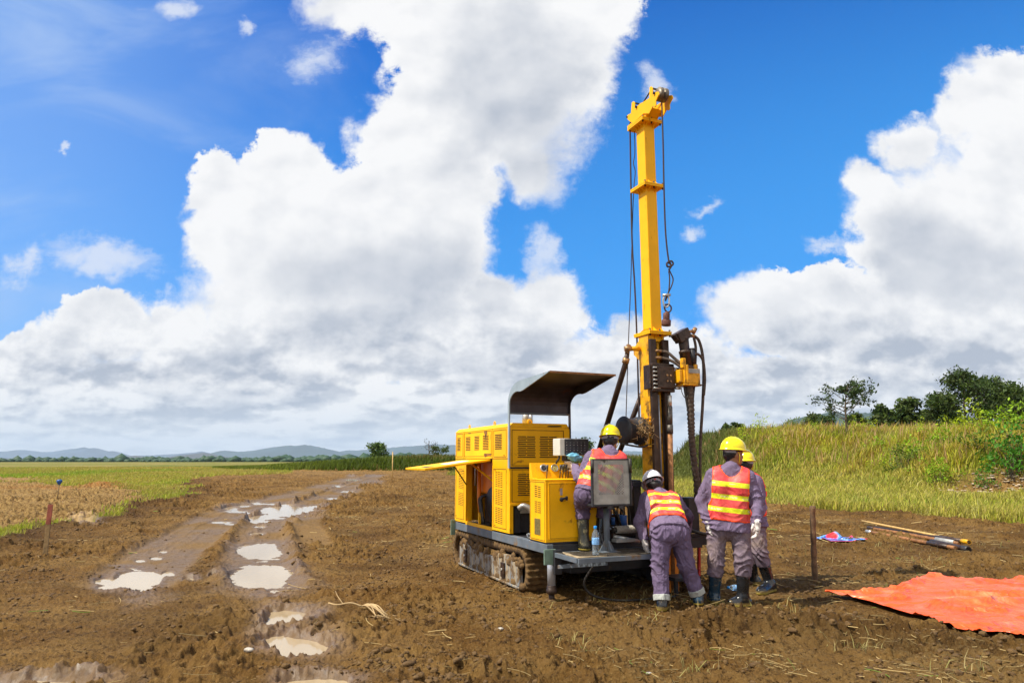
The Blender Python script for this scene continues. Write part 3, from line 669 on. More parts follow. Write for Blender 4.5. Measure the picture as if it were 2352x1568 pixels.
    P_('engine_block', MB().box(.12, .55, 1.55, 2.3, .64, 1.0).box(.16, .5, 1.65, 2.2, 1.0, 1.10).box(.02, .10, 1.56, 1.78, .64, .78), 'grease', bevel=.015)
    for k in range(3): P_('hose', MB().tube(curve([(-.04, 1.9+.05*k, .66), (-.06, 1.93+.04*k, .85), (-.03, 2.0+.04*k, 1.0), (.1, 1.85, 1.08-.03*k)]), .014+.004*(k == 0), 10), 'rubber')
    P_('hose', MB().tube(curve([(-.02, 1.66, .66), (-.05, 1.6, .9), (.0, 1.55, 1.12), (.06, 1.52, 1.2)]), .013, 10), 'rubber')
    P_('engine_stay', MB().bar((-.075, 1.98, .65), (-.075, 1.98, .80), .03), 'yellow')
    P_('dipstick_tube', MB().tube([(-.02, 2.3, 1.46), (-.02, 2.31, 1.15)], .012, 8), 'silver')
    # open flap
    A = np.array([XL-.002, 0, 1.522]); dr = np.array([-.90, 0, -.118]); n = np.array([.118, 0, -.9]); n = n/np.linalg.norm(n)*.026
    def Q(t, yy, k=0): return A+dr*t+np.array([0, yy, 0])+n*k
    fl = MB(); fl.add([Q(0, 1.46, 0), Q(1, 1.46, 0), Q(1, 2.42, 0), Q(0, 2.42, 0), Q(0, 1.46, 1), Q(1, 1.46, 1), Q(1, 2.42, 1), Q(0, 2.42, 1)], [(0, 1, 2, 3), (7, 6, 5, 4), (0, 4, 5, 1), (1, 5, 6, 2), (2, 6, 7, 3), (3, 7, 4, 0)])
    door = P_('flap_door', fl, M['yellow_low'], bevel=.003)
    pp = MB(); pp.add([Q(.22, 1.72, -.06)-n*.06, Q(.62, 1.60, -.06)-n*.06, Q(.58, 2.02, -.06)-n*.06, Q(.20, 2.12, -.06)-n*.06, Q(.22, 1.72, -.10)-n*.1, Q(.62, 1.60, -.10)-n*.1, Q(.58, 2.02, -.1)-n*.1, Q(.20, 2.12, -.10)-n*.1], [(0, 1, 2, 3), (7, 6, 5, 4), (0, 4, 5, 1), (1, 5, 6, 2), (2, 6, 7, 3), (3, 7, 4, 0)])
    P_('notice_sheet', pp, 'paper', door)
    st = MB(); st.add([Q(.80, 1.62, -.12), Q(.93, 1.66, -.12), Q(.90, 1.95, -.12), Q(.83, 1.90, -.12)], [(0, 1, 2, 3)]); P_('worn_latch', st, 'grease', door)
    P_('gas_strut', MB().tube([Q(.25, 2.38, 1.1), (XL+.01, 2.43, 1.16)], .009, 8), 'grease'); P_('gas_strut', MB().tube([Q(.12, 1.95, 1.5), (-.03, 1.55, 1.22)], .014, 8), 'yellow_low')
    for yy in (1.62, 2.62): P_('lifting_eye', MB().tube([(XL+.12, yy+.028*math.cos(a), 2.0+.028*math.sin(a)) for a in np.linspace(0, 2*math.pi, 17)], .008, 8, False), 'yellow')
    P_('lifting_eye', MB().tube([(.235+.026*math.cos(a), YF+.15, 2.0+.026*math.sin(a)) for a in np.linspace(0, 2*math.pi, 17)], .008, 8, False), 'yellow')
    P_('exhaust_pipe', MB().cyl((.30, 1.25, 1.96), (.30, 1.25, 2.16), .05, n=20).cyl((.40, 1.32, 1.96), (.40, 1.32, 2.14), .03), 'silver')
    # space below the end panel
    P_('elbow_pipe', MB().tube(curve([(-.03, .76, .925), (.02, .72, .96), (.09, .68, .92), (.13, .66, .83)], 5), .033, 14), 'silver')
    P_('pipe_collar', MB().cyl((.125, .66, .85), (.16, .65, .75), .045, n=18), 'white')
    P_('hose', MB().tube(curve([(.15, .655, .78), (.21, .60, .68), (.32, .5, .63)], 5), .036, 12), 'rubber')
    P_('pump_housing', MB().box(.05, .30, .90, 1.25, .62, .93).box(-.04, .04, .86, .90, .62, .94), 'black', bevel=.01)
    P_('battery_tray', MB().box(.02, .30, .865, .88, .86, .95), 'galv')
    # canopy ------------------------------------------------------------
    prof = [(.845, 1.41), (.845, 2.20)]
    for k in range(1, 9): a = math.pi/2*k/8; prof.append((.845-.36*(1-math.cos(a)), 2.20+.265*math.sin(a)))
    prof += [(.40, 2.468), (-.318, 2.487)]
    th = .030
    def offp(pr, d):
        o = []
        for i, p in enumerate(pr):
            a = pr[max(i-1, 0)]; b = pr[min(i+1, len(pr)-1)]; t_ = np.array([b[0]-a[0], b[1]-a[1]]); t_ /= np.linalg.norm(t_); o.append((p[0]-t_[1]*d, p[1]+t_[0]*d))
        return o
    sh = MB(); pr = [q for q in prof if q[1] > 2.07]; pr = [(.845, 2.085)]+prof[1:]; inn = offp(pr, .012)
    for i in range(len(pr)-1):
        v = [(XL-.005, *pr[i]), (XR+.01, *pr[i]), (XR+.01, *pr[i+1]), (XL-.005, *pr[i+1]), (XL-.005, *inn[i]), (XR+.01, *inn[i]), (XR+.01, *inn[i+1]), (XL-.005, *inn[i+1])]
        sh.add(v, [(0, 1, 2, 3), (7, 6, 5, 4), (0, 3, 7, 4), (1, 5, 6, 2)]+([(0, 4, 5, 1)] if i == 0 else [])+([(3, 2, 6, 7)] if i == len(pr)-2 else []))
    P_('canopy', sh, 'canopy')
    for x0 in (XL-.018, XR+.002):
        e = MB(); wide = [.045]*2+[.05+.012*k for k in range(8)]+[.13, .05]; inn = offp(prof, 1.)
        inn = [(p[0]+(q[0]-p[0])*w, p[1]+(q[1]-p[1])*w) for p, q, w in zip(prof, inn, wide)]
        inn[-1] = (prof[-1][0]+.02, prof[-1][1]-.012)
        for i in range(len(prof)-1):
            a, b, c, d = prof[i], prof[i+1], inn[i+1], inn[i]
            e.add([(x0, *a), (x0, *b), (x0, *c), (x0, *d), (x0+.014, *a), (x0+.014, *b), (x0+.014, *c), (x0+.014, *d)], [(0, 1, 2, 3), (7, 6, 5, 4), (0, 4, 5, 1), (2, 6, 7, 3)]+([(0, 3, 7, 4)] if i == 0 else [])+([(1, 5, 6, 2)] if i == len(prof)-2 else []))
        P_('canopy_side', e, 'canopyedge' if x0 < 0 else 'canopy')
    P_('canopy_rib', MB().box(XL, XR, .80, .832, 2.078, 2.10), 'bluegrey'); P_('canopy_lip', MB().box(XL-.005, XR+.01, -.324, -.318, 2.470, 2.492), 'rust')
    # control cabinet ----------------------------------------------------
    cx0, cx1, cy0, cy1 = -.122, .60, -.175, .235
    P_('cabinet_skirt', MB().box(cx0+.01, cx1, cy0+.005, cy1, .603, .622), 'black')
    P_('cabinet', MB().box(cx0, cx1, cy0, cy1, .623, 1.285), 'yellow', bevel=.004)
    P_('cabinet_door', MB().box(cx0+.035, cx1-.03, cy0-.012, cy0-.0005, .655, 1.262), 'yellow_low', bevel=.003)
    P_('console', MB().prism([(cy0-.005, 1.287), (cy1, 1.287), (cy1, 1.475), (cy1-.03, 1.475), (cy1-.085, 1.302), (cy0-.005, 1.296)], (cx0-.004, cx1+.004)), 'yellow', bevel=.003)
    P_('console_face', MB().prism([(cy1-.085, 1.308), (cy1-.034, 1.468), (cy1-.039, 1.469), (cy1-.090, 1.309)], (cx0+.05, cx1-.02)), 'yellow_low')
    dn = np.array([0, -.953, .303]); fdir = np.array([0, .303, .953]); base = np.array([0, cy1-.091, 1.305])
    for i, (gx, kind) in enumerate(((.028, 1), (.170, 0), (.295, 0), (.422, 0))):
        c = base+fdir*.115+np.array([gx, 0, 0])+dn*.002
        g = P_('gauge', MB().lathe([(.042, -.002), (.046, .004), (.046, .016), (.038, .018), (.036, .012)], c=c, ax=dn), 'silver')
        P_('dial', MB().lathe([(.036, .008), (.030, .0135)], c=c, ax=dn), 'gaugeb' if kind else 'gauge', g)
        P_('needle', MB().bar(c+dn*.0148, c+dn*.0148+np.array([.018, .014, .011])*(-1 if i % 2 else 1), .004), 'silver' if kind else 'black', g)
    for gx in (.035, .205, .243, .281, .312):
        c = np.array([gx, cy1-.125, 1.299]); lev = P_('control_lever', MB().tube([c, c+np.array([0, -.02, .10])], .006, 8), 'panel')
        P_('lever_knob', MB().tube([c+np.array([0, -.018, .09]), c+np.array([0, -.028, .155])], [.010, .012], 10), 'panel', lev)
    P_('door_handle', MB().lathe([(.026, 0), (.024, .012), (.012, .02)], c=(.07, cy0-.012, 1.08), ax=(0, -1, 0)).bar((.07, cy0-.03, 1.085), (.125, cy0-.035, 1.10), .022).bar((.125, cy0-.035, 1.115), (.125, cy0-.03, 1.07), .02), 'black', bevel=.003)
    P_('lock_plate', MB().box(.052, .082, cy0-.016, cy0-.0125, 1.125, 1.20), 'silver', bevel=.006)
    for za in (.93, 1.10):
        s = MB()
        for i in range(6):
            for k in range(2): s.box(cx0-.003, cx0+.001, -.055+k*.085, .012+k*.085, za+i*.022+k*.005, za+i*.022+.007+k*.005)
        P_('pressed_louvre', s, 'seam')
    s = MB()
    frame_lines(s, 'x', cx0, cy0+.02, cy1-.015, .64, 1.27, t=.004); frame_lines(s, 'y', cy0-.012, cx0+.045, cx1-.04, .665, 1.252, t=.003, d=.001)
    P_('pressed_louvre', s, 'seam'); P_('mesh_window', MB().box(cx0-.004, cx0, -.045, .105, .69, .865), mat('dusty_mesh', (.16, .12, .03), .7, var=.4, scale=60, bump=.5, bscale=200), bevel=.003)
    for lx in (.505, .535): P_('letter', MB().box(lx, lx+.006, cy0-.0138, cy0-.0122, .795, .835).box(lx+.006, lx+.022, cy0-.0138, cy0-.0122, .795, .802), 'panel')
    # monitor on the console
    mo = P_('monitor_box', MB().box(.165, .545, .02, .20, 1.56, 1.757), 'white', bevel=.008)
    P_('screen', MB().box(.225, .543, .012, .0195, 1.566, 1.752), 'panel', mo, bevel=.003)
    for i in range(5):
        for k in range(6): d = MB(); d.lathe([(.004+.002*(i % 2), 0), (.003, .004)], n=8, c=(.25+k*.048, .0118, 1.59+i*.030), ax=(0, -1, 0)); P_('dial', d, 'galv', mo)
    P_('indicator_lights', MB().lathe([(.006, 0), (.004, .005)], n=10, c=(.40, .0118, 1.585), ax=(0, -1, 0)).lathe([(.006, 0), (.004, .005)], n=10, c=(.425, .0118, 1.60), ax=(0, -1, 0)).lathe([(.006, 0), (.004, .005)], n=10, c=(.45, .0118, 1.585), ax=(0, -1, 0)), 'green', mo)
    P_('monitor_stand', MB().tube(curve([(.20, .10, 1.56), (.19, .10, 1.52), (.175, .12, 1.49), (.175, .13, 1.47)], 4), .012, 10).box(.26, .42, .06, .16, 1.50, 1.559), 'rubber')
    # platform -----------------------------------------------------------
    pz = .53; px1 = 1.05; py0 = -.76
    P_('platform_frame', MB().box(-.055, px1, py0-.03, py0, pz-.05, pz-.002).box(-.055, px1, -.26, -.235, pz-.05, pz-.002).box(-.065, -.03, py0, -.27, pz-.05, pz-.002).box(px1-.035, px1, py0, -.27, pz-.05, pz-.002), 'bluegrey', bevel=.003)
    P_('platform_brace', MB().bar((-.03, -.24, pz-.155), (.30, py0+.02, pz-.07), .045, .04).bar((-.035, -.24, .37), (-.035, -.24, .50), .03), 'bluegrey', bevel=.003)
    gr = MB(); st_ = .042
    for k in range(-14, 26):
        for sg in (1, -1):
            a = np.array([k*st_*1.6-.05, py0+.0]) if sg > 0 else np.array([k*st_*1.6-.05, -.27]); t0 = .0; dxy = np.array([.88, .47*sg])
            # clip the strand to the platform
            ts = [((-.05)-a[0])/dxy[0], ((px1-.03)-a[0])/dxy[0], (py0-a[1])/dxy[1], (-.265-a[1])/dxy[1]]
            lo = max(min(ts[0], ts[1]), min(ts[2], ts[3])); hi = min(max(ts[0], ts[1]), max(ts[2], ts[3]))
            if hi-lo > .02: gr.bar((*(a+dxy*lo), pz-(.006 if sg > 0 else .0062)), (*(a+dxy*hi), pz-(.006 if sg > 0 else .0062)), .007, .010 if sg > 0 else .0085)
    P_('grating', gr, mat('muddy_grating', (.085, .07, .05), .7, var=.4, scale=12, bump=.4))
    P_('mud_crust', MB().prism([(-.05, -.50), (.0, -.33), (.02, -.42), (-.01, -.60), (.0, -.71), (.12, -.735), (.30, -.755), (.1, -.77), (-.05, -.765)], (pz-.002, pz+.010), 'z'), 'tan', bevel=.004)
    # seat
    sx, sy = .50, -.42
    P_('seat_post', MB().cyl((sx, sy, pz), (sx, sy, 1.02), .034, n=20), 'bluegrey')
    P_('seat_post', MB().prism([(sx-.10, pz), (sx+.10, pz), (sx+.03, pz+.12), (sx-.03, pz+.12)], (sy-.006, sy+.006), 'y').box(sx-.11, sx+.11, sy-.10, sy+.10, pz, pz+.008).prism([(sy-.10, pz+.008), (sy+.10, pz+.008), (sy+.035, pz+.12), (sy-.035, pz+.12)], (sx-.006, sx+.006), 'x'), 'bluegrey')
    P_('seat_pan', MB().box(sx-.30, sx+.14, sy-.20, sy+.20, 1.025, 1.05).box(sx-.12, sx+.12, sy-.08, sy+.08, .995, 1.024), 'black', bevel=.006)
    by = -.71; bx0, bx1, bz0, bz1 = .165, .625, 1.050, 1.515; lean = -.03
    sp = 0.0145; rows = int(.30/sp); cols = int(.30/sp)
    # perforated sheet: a grid of cells each with a square-ish hole
    vs = []; fs = []; nx = 20; nz = 23; hx0, hx1, hz0, hz1 = bx0+.075, bx1-.075, bz0+.10, bz1-.055
    xs = np.linspace(hx0, hx1, nx+1); zs = np.linspace(hz0, hz1, nz+1)
    pl = MB()
    for i in range(nx):
        for k in range(nz):
            x0, x1, z0, z1 = xs[i], xs[i+1], zs[k], zs[k+1]
            if (i+k) % 2: pl.add([(x0, by, z0), (x1, by, z0), (x1, by, z1), (x0, by, z1)], [(0, 1, 2, 3)]); continue
            cxm, czm = (x0+x1)/2, (z0+z1)/2; r = .0062; rim = [(x0, z0), (cxm, z0), (x1, z0), (x1, czm), (x1, z1), (cxm, z1), (x0, z1), (x0, czm)]
            hol = [(cxm+r*math.cos(-math.pi*3/4+j*math.pi/4), czm+r*math.sin(-math.pi*3/4+j*math.pi/4)) for j in range(8)]
            pl.add([(u, by, w) for u, w in rim]+[(u, by, w) for u, w in hol], [(j, (j+1) % 8, 8+(j+1) % 8, 8+j) for j in range(8)])
    pl.add([(bx0, by, bz0), (bx1, by, bz0), (bx1, by, bz1), (bx0, by, bz1), (hx0, by, hz0), (hx1, by, hz0), (hx1, by, hz1), (hx0, by, hz1)], [(0, 1, 5, 4), (1, 2, 6, 5), (2, 3, 7, 6), (3, 0, 4, 7)])
    bk = pl.build('backrest_plate', M['galv'], rig)
    so = bk.modifiers.new('thickness', 'SOLIDIFY'); so.thickness = .003
    P_('backrest_arm', MB().box(sx-.10, sx-.07, by+.02, sy-.15, 1.000, 1.024).box(sx+.04, sx+.07, by+.02, sy-.15, 1.000, 1.024), 'black')
    P_('backrest_frame', MB().box(bx0-.014, bx0+.002, by-.022, by+.018, bz0-.02, bz1+.008).box(bx1-.002, bx1+.014, by-.022, by+.018, bz0-.02, bz1+.012).box(bx0, bx1, by-.006, by+.018, bz1-.006, bz1+.008).box(bx0, bx1, by-.012, by+.018, bz0-.02, bz0-.004), 'black', bevel=.003)
    P_('backrest_pad', MB().cyl((bx0-.004, by-.012, bz1-.14), (bx0-.004, by-.012, bz1), .017, n=12), 'rubber'); P_('backrest_pad', MB().cyl((bx1+.004, by-.012, bz1-.14), (bx1+.004, by-.012, bz1+.012), .017, n=12), 'rubber')
build_rig()

def build_mast():
    X0, X1, Y0, Y1 = 1.427, 1.590, -.07, .115
    mt = lambda n, mb, m, bevel=0, parent=rig: P_(n, mb, m, parent, bevel)
    col = mt('mast_column', MB().box(X0, X1, Y0, Y1, 3.10, 5.93), 'yellow', .008)
    ym = (Y0+Y1)/2; xm = (X0+X1)/2
    for z, e in ((5.93, .075), (5.03, .075), (3.075, .085)):
        fl = MB().box(X0-e, X1+e, Y0-e, Y1+e, z, z+.022); fl.box(X0-e*.98, X1+e*.98, Y0-e*.98, Y1+e*.98, z-.022, z-.001)
        mt('flange', fl, 'yellow', .003)
        for sx in (X0+.03, X1-.03):
            for s, z0 in ((1, z+.022), (-1, z-.022)): mt('gusset', MB().prism([(Y0-e+.01, z0), (Y0, z0), (Y0, z0+s*.06)], (sx-.004, sx+.004), 'x'), 'yellow')
        for sy in (Y0+.04, ym, Y1-.04):
            for s, z0 in ((1, z+.022), (-1, z-.022)): mt('gusset', MB().prism([(X0-e+.01, z0), (X0, z0), (X0, z0+s*.06)], (sy-.004, sy+.004), 'y'), 'yellow')
        b = MB()
        for sx in (X0-e+.02, xm, X1+e-.02):
            mt('flange_bolt', MB().cyl((sx, Y0-e+.02, z-.045), (sx, Y0-e+.02, z+.045), .012, n=6), 'grease')
    # crown block: two cheek plates along the rig axis with sheaves at both ends
    cr = MB()
    def yz(qx, qy, xp=X0-.03):
        d = ray((1440+qx*.28061)/1.08844, (180+qy*.28061)/1.08844); n_ = REX; t_ = (xp-(-RO)@n_)/(d[:2]@n_); q = d[:2]*t_-RO; return (float(q@REY), CAMH+d[2]*t_)
    CK = [yz(*q) for q in ((448, 402), (458, 385), (488, 368), (496, 272), (510, 262), (522, 272), (524, 318), (560, 292), (652, 232), (654, 138), (668, 128), (680, 140), (684, 205), (712, 178), (732, 176), (740, 200), (722, 232), (710, 262), (712, 300), (698, 316), (684, 306), (650, 372), (600, 372), (505, 462), (462, 428))]
    for x0 in (X0-.03, X1+.018):
        cr.prism(CK, (x0, x0+.014), 'x') if True else cr.prism([(.42, 5.97), (.40, 6.02), (.30, 6.10), (.27, 6.19), (.23, 6.19), (.22, 6.09), (.02, 6.13), (-.10, 6.18), (-.17, 6.32), (-.20, 6.40), (-.24, 6.40), (-.245, 6.26), (-.33, 6.20), (-.40, 6.22), (-.42, 6.17), (-.34, 6.09), (-.22, 6.05), (-.14, 5.953), (.30, 5.953)], (x0, x0+.014), 'x')
    crown = mt('crown_block', cr, 'yellow', .003)
    mt('crown_web', MB().box(X0-.015, X1+.018, -.12, .30, 5.953, 6.03).prism([(-.12, 5.955), (-.22, 6.05), (-.20, 6.06), (-.09, 5.97)], (X0-.015, X1+.018), 'x'), 'yellow', parent=crown)
    SH = [yz(700, 190), yz(540, 312)]
    for yy, zz, rr in ((SH[0][0], SH[0][1], .092), (SH[1][0], SH[1][1], .07)):
        for k in (-1, 1):
            c = (xm+k*.035-.02, yy, zz); mt('sheave', MB().lathe([(.02, 0), (rr, 0), (rr*.86, .014), (rr*.86, .020), (rr, .034), (.02, .034)], n=28, c=c, ax=(1, 0, 0)), M['rope_steel'], parent=crown)
        mt('sheave_pin', MB().cyl((X0-.05, yy, zz), (X1+.05, yy, zz), .017, n=14), 'grease', parent=crown)
    GA, GB, GC = yz(667, 140), yz(509, 270), yz(456, 402)
    mt('crown_guard', MB().box(X0-.02, X1+.02, GA[0]-.01, GA[0]+.01, GA[1]-.016, GA[1]).box(X0-.02, X1+.02, GB[0]-.01, GB[0]+.01, GB[1]-.015, GB[1]).cyl((X0-.04, GC[0], GC[1]), (X0+.0, GC[0], GC[1]), .014, n=10), 'black', parent=crown)
    # lower mast
    LX0, LX1 = 1.36, 1.62
    mt('mast_side_plate', MB().prism([(-.085, .45), (.12, .45), (.12, 2.70), (.12, 2.75), (.24, 2.84), (.24, 2.92), (.12, 3.0), (.12, 3.05), (-.085, 3.05)], (LX0, LX0+.016), 'x'), 'yellow_greasy', .003)
    mt('mast_side_plate', MB().box(LX1-.016, LX1, -.06, .12, .45, 3.05), 'yellow_greasy', .003)
    mt('mast_head_plate', MB().box(LX0+.016, LX1-.016, -.085, .12, 2.97, 3.052), 'yellow', .003)
    mt('mast_back_plate', MB().box(LX0+.016, LX1-.016, .08, .10, .45, 2.969), 'rail')
    for a, b in ((LX0+.002, LX0+.085), (LX1-.075, LX1+.015)):
        mt('guide_rail', MB().box(a, b, -.135, -.086, .45, 2.99), 'rail', .004)
    mt('inner_rail', MB().box(LX0+.14, LX0+.175, -.07, .07, .45, 2.96), 'yellow_greasy', .003)
    mt('feed_rod', MB().cyl((LX0+.115, -.10, 1.2), (LX0+.115, -.10, 2.30), .013, n=12), 'chrome')
    mt('feed_cylinder', MB().cyl((LX0+.215, -.04, .5), (LX0+.215, -.04, 2.25), .035, n=18), 'rail')
    # carriage
    ca = mt('carriage', MB().box(LX0-.03, LX1+.035, -.20, -.137, 2.33, 2.68).box(LX0-.055, LX0-.02, -.18, -.04, 2.36, 2.66).box(LX0+.02, LX1+.02, -.232, -.201, 2.37, 2.64), 'grease', .008)
    b = MB()
    for z in (2.37, 2.42, 2.47, 2.52, 2.57, 2.62):
        b.cyl((LX0-.03, -.215, z), (LX0+.07, -.218, z), .010, n=8)
    mt('carriage_bolts', b, 'silver', parent=ca)
    b = MB()
    for x in (1.52, 1.57):
        for z in (2.46, 2.53): b.cyl((x, -.234, z), (x, -.243, z), .012, n=8)
    mt('cover_screws', b, 'bronze', parent=ca); mt('hinge_pin', MB().cyl((LX1+.02, -.215, 2.62), (LX1+.09, -.218, 2.62), .016, n=10).cyl((LX1+.03, -.215, 2.38), (LX1+.10, -.218, 2.38), .016, n=10), 'silver', parent=ca)
    # swung-out rotary head
    hx = 1.80; hy = -.25
    hd = mt('rotary_head', MB().box(hx-.10, hx+.135, hy-.09, hy+.10, 2.43, 2.62).box(hx-.15, hx-.101, hy-.06, hy+.09, 2.44, 2.60).box(hx-.075, hx-.045, hy-.104, hy-.088, 2.43, 2.66).box(hx-.11, hx+.15, hy-.10, hy+.11, 2.405, 2.429).box(hx-.12, hx-.07, hy-.09, hy-.03, 2.62, 2.74).box(hx+.07, hx+.14, hy-.05, hy+.05, 2.62, 2.68), 'yellow_greasy', .010)
    mt('head_cover', MB().box(hx-.06, hx+.12, hy-.094, hy-.0905, 2.56, 2.615), 'galv', parent=hd)
    mt('head_neck', MB().lathe([(.085, 0), (.09, .012), (.08, .03), (.075, .035)], c=(hx+.01, hy, 2.621)), 'grease', parent=hd)
    # hydraulic motor leaning back on the head
    c0 = np.array([hx+.01, hy, 2.655]); ax = np.array([-.09, .03, .99]); ax /= np.linalg.norm(ax)
    mo = mt('hydraulic_motor', MB().lathe([(.060, 0), (.072, .01), (.072, .16), (.078, .165), (.078, .19), (.062, .20), (.066, .33), (.07, .34), (.07, .36)], c=c0, ax=ax), 'grease')
    mt('motor_filter', MB().cyl((hx+.065, hy-.05, 2.68), (hx+.055, hy-.05, 2.86), .034, n=16).cyl((hx+.06, hy-.05, 2.86), (hx+.06, hy-.05, 2.875), .037, n=16), 'black', parent=mo)
    m2 = MB(); m2.bar(c0+ax*.37+np.array([-.10, 0, -.03]), c0+ax*.40+np.array([.07, 0, .03]), .13, .13); m2.bar(c0+ax*.36+np.array([-.135, 0, -.02]), c0+ax*.37+np.array([-.10, 0, 0]), .09)
    mt('valve_block', m2, 'grease', .008, mo)
    mt('hose_fitting', MB().cyl((hx+.02, hy-.02, 3.08), (hx+.13, hy-.02, 3.11), .02, n=12).cyl((hx+.11, hy-.02, 3.08), (hx+.15, hy-.02, 3.14), .028, n=10).cyl((hx+.07, hy-.02, 3.04), (hx+.12, hy-.03, 3.04), .022, n=12), 'bronze', parent=mo)
    for k, pts in enumerate(([(hx+.12, hy-.03, 3.04), (hx+.19, hy-.03, 2.98), (hx+.235, hy-.03, 2.80), (hx+.245, hy-.02, 2.55), (hx+.225, hy, 2.2), (hx+.20, hy+.05, 1.7), (hx+.20, hy+.1, 1.1)],
                             [(hx+.06, hy-.06, 2.80), (hx+.14, hy-.07, 2.80), (hx+.215, hy-.06, 2.72), (hx+.235, hy-.05, 2.5), (hx+.215, hy-.04, 2.3)],
                             [(hx+.12, hy-.02, 3.02), (hx+.15, hy-.01, 2.9), (hx+.14, hy, 2.7), (hx+.13, hy, 2.55)])):
        mt('hydraulic_hose', MB().tube(curve(pts), .017 if k else .019, 12), 'canvas')
    # wrapped hose bundle falling to the deck
    pts = [(hx+.01, hy-.02, 2.41), (hx+.02, hy-.02, 2.2), (hx+.035, hy, 1.95), (hx+.05, hy+.02, 1.75), (hx+.09, hy+.05, 1.5), (hx+.16, hy+.10, 1.2), (hx+.2, hy+.2, .9), (hx+.1, hy+.35, .65)]
    c = curve(pts, 14); r = [.050+.006*math.sin(i*2.1)-.010*min(1, i/40) for i in range(len(c))]
    mt('hose_bundle', MB().tube(c, r, 14), 'canvas')
    mt('hydraulic_hose', MB().tube(curve([(hx-.06, hy-.02, 2.42), (hx-.03, hy-.02, 2.2), (hx+.0, hy-.02, 2.05)]), .016, 10), 'rubber')
    mt('hydraulic_hose', MB().tube(curve([(hx+.09, hy-.02, 2.42), (hx+.06, hy-.02, 2.25), (hx+.05, hy-.01, 2.05)]), .017, 10), 'rubber')
    mt('thin_cable', MB().tube(curve([(hx-.13, hy-.08, 2.41), (hx-.15, hy-.08, 2.34), (hx-.11, hy-.08, 2.26), (hx-.05, hy-.06, 2.27), (hx-.03, hy-.05, 2.34)]), .005, 6), 'rubber')
    for dz in (0, .085): mt('feed_hose', MB().tube(curve([(1.50, -.14, 2.84-dz), (1.57, -.19, 2.82-dz), (1.64, -.24, 2.74-dz*.6), (hx-.09, hy-.04, 2.66-dz*.5)]), .019, 12), 'canvas'); mt('hose_fitting', MB().cyl((1.43, -.12, 2.845-dz), (1.52, -.15, 2.84-dz), .021, n=10), 'bronze')
    # hoist lines
    def wl(pts, r, name='wire_rope'): return mt(name, MB().tube(curve([L(p) for p in pts], 10), r, 8), 'cable')
    yb = 8.72; A_ = lambda x, y, d: AT(x, y, d)
    wl([A_(1447, 288, yb), A_(1449, 420, yb), A_(1452, 560, yb-.02), A_(1458, 660, yb-.05), A_(1463, 780, yb-.1), A_(1468, 960, yb-.15)], .011)
    wl([A_(1457, 285, yb), A_(1458, 350, yb), A_(1455, 375, yb), A_(1459, 395, yb), A_(1456, 430, yb), A_(1453, 500, yb), A_(1449, 640, yb), A_(1443, 800, yb-.1), A_(1437, 985, yb-.2)], .006)
    wl([L2(.25, 6.19), L2(-.05, 6.36), L2(-.29, 6.39)] if False else [W(1.48, .36, 6.0), W(1.48, .30, 6.13), W(1.48, .0, 6.245), W(1.48, -.20, 6.335)], .010)
    yf = 8.10
    wl([A_(1520, 236, yf), A_(1523, 330, yf), A_(1525, 430, yf), A_(1528, 520, yf), A_(1532, 570, yf), A_(1537, 606, yf)], .010)
    k = mt('rope_knot', MB().tube(curve([L(A_(*q, yf)) for q in ((1537, 600), (1543, 600), (1546, 606), (1541, 611), (1533, 612), (1532, 604), (1538, 603), (1541, 612), (1536, 620))], 6), .012, 8), 'cable')
    mt('rope_sling', MB().tube(curve([L(A_(*q, yf)) for q in ((1536, 618), (1541, 628), (1546, 642), (1541, 660), (1530, 682), (1529, 690), (1536, 668), (1538, 640), (1536, 622))], 8), .008, 8), 'cable')
    sw = mt('lifting_swivel', MB().tube([L(A_(1531, 716, yf)), L(A_(1531, 724, yf))], [.020, .030], 14).tube([L(A_(1531, 719, yf)), L(A_(1530.5, 736, yf))], .040, 18).tube([L(A_(1530.5, 735, yf)), L(A_(1530, 748, yf))], [.056, .056], 20), mat('rusty_swivel', (.12, .05, .035), .6, metal=.3, var=.5, scale=30, bump=.4, dirt=(.3, .1, .08), damt=.1), .003)
    s1 = [(1526, 680), (1523, 690), (1526, 703), (1531, 705), (1536, 700), (1537, 688), (1534, 679)]
    mt('shackle', MB().tube(curve([L(A_(*q, yf)) for q in s1], 6), .0105, 8).cyl(L(A_(1522, 678, yf)), L(A_(1540, 677, yf)), .016), 'silver', parent=sw)
    s2 = [(1530, 700), (1535, 699), (1541, 704), (1541, 712), (1535, 717), (1528, 712), (1526, 704), (1530, 698)]
    mt('swivel_ring', MB().tube(curve([L(A_(*q, yf)) for q in s2], 6), .010, 8), 'cable', parent=sw)
    # pivot arm and back braces
    pv = mt('brace_pivot', MB().cyl(L(A_(1468, 801, 8.52)), L(A_(1446, 800, 8.50)), .030, n=14), 'yellow_greasy')
    mt('pivot_joint', MB().cyl(L(A_(1434, 801, 8.5)), L(A_(1450, 800, 8.5)), .034, n=12).cyl(L(A_(1444, 792, 8.52)), L(A_(1440, 812, 8.5)), .028, n=12), 'bronze', parent=pv)
    mt('brace', MB().tube([L(A_(1442, 806, 8.5)), L(A_(1436, 838, 8.55)), L(A_(1372, 1048, 9.05))], [.026, .036, .036], 14), 'rail')
    mt('brace_collar', MB().cyl(L(A_(1439, 822, 8.53)), L(A_(1436, 834, 8.55)), .044, n=14), 'bronze')
    mt('brace', MB().tube([L(A_(1474, 905, 8.8)), L(A_(1447, 975, 9.0)), L(A_(1405, 1085, 9.4))], .034, 14), 'rail')
    # winch on the mast's left side
    wx0, wx1 = 1.00, 1.27; wy, wz = .00, 1.86
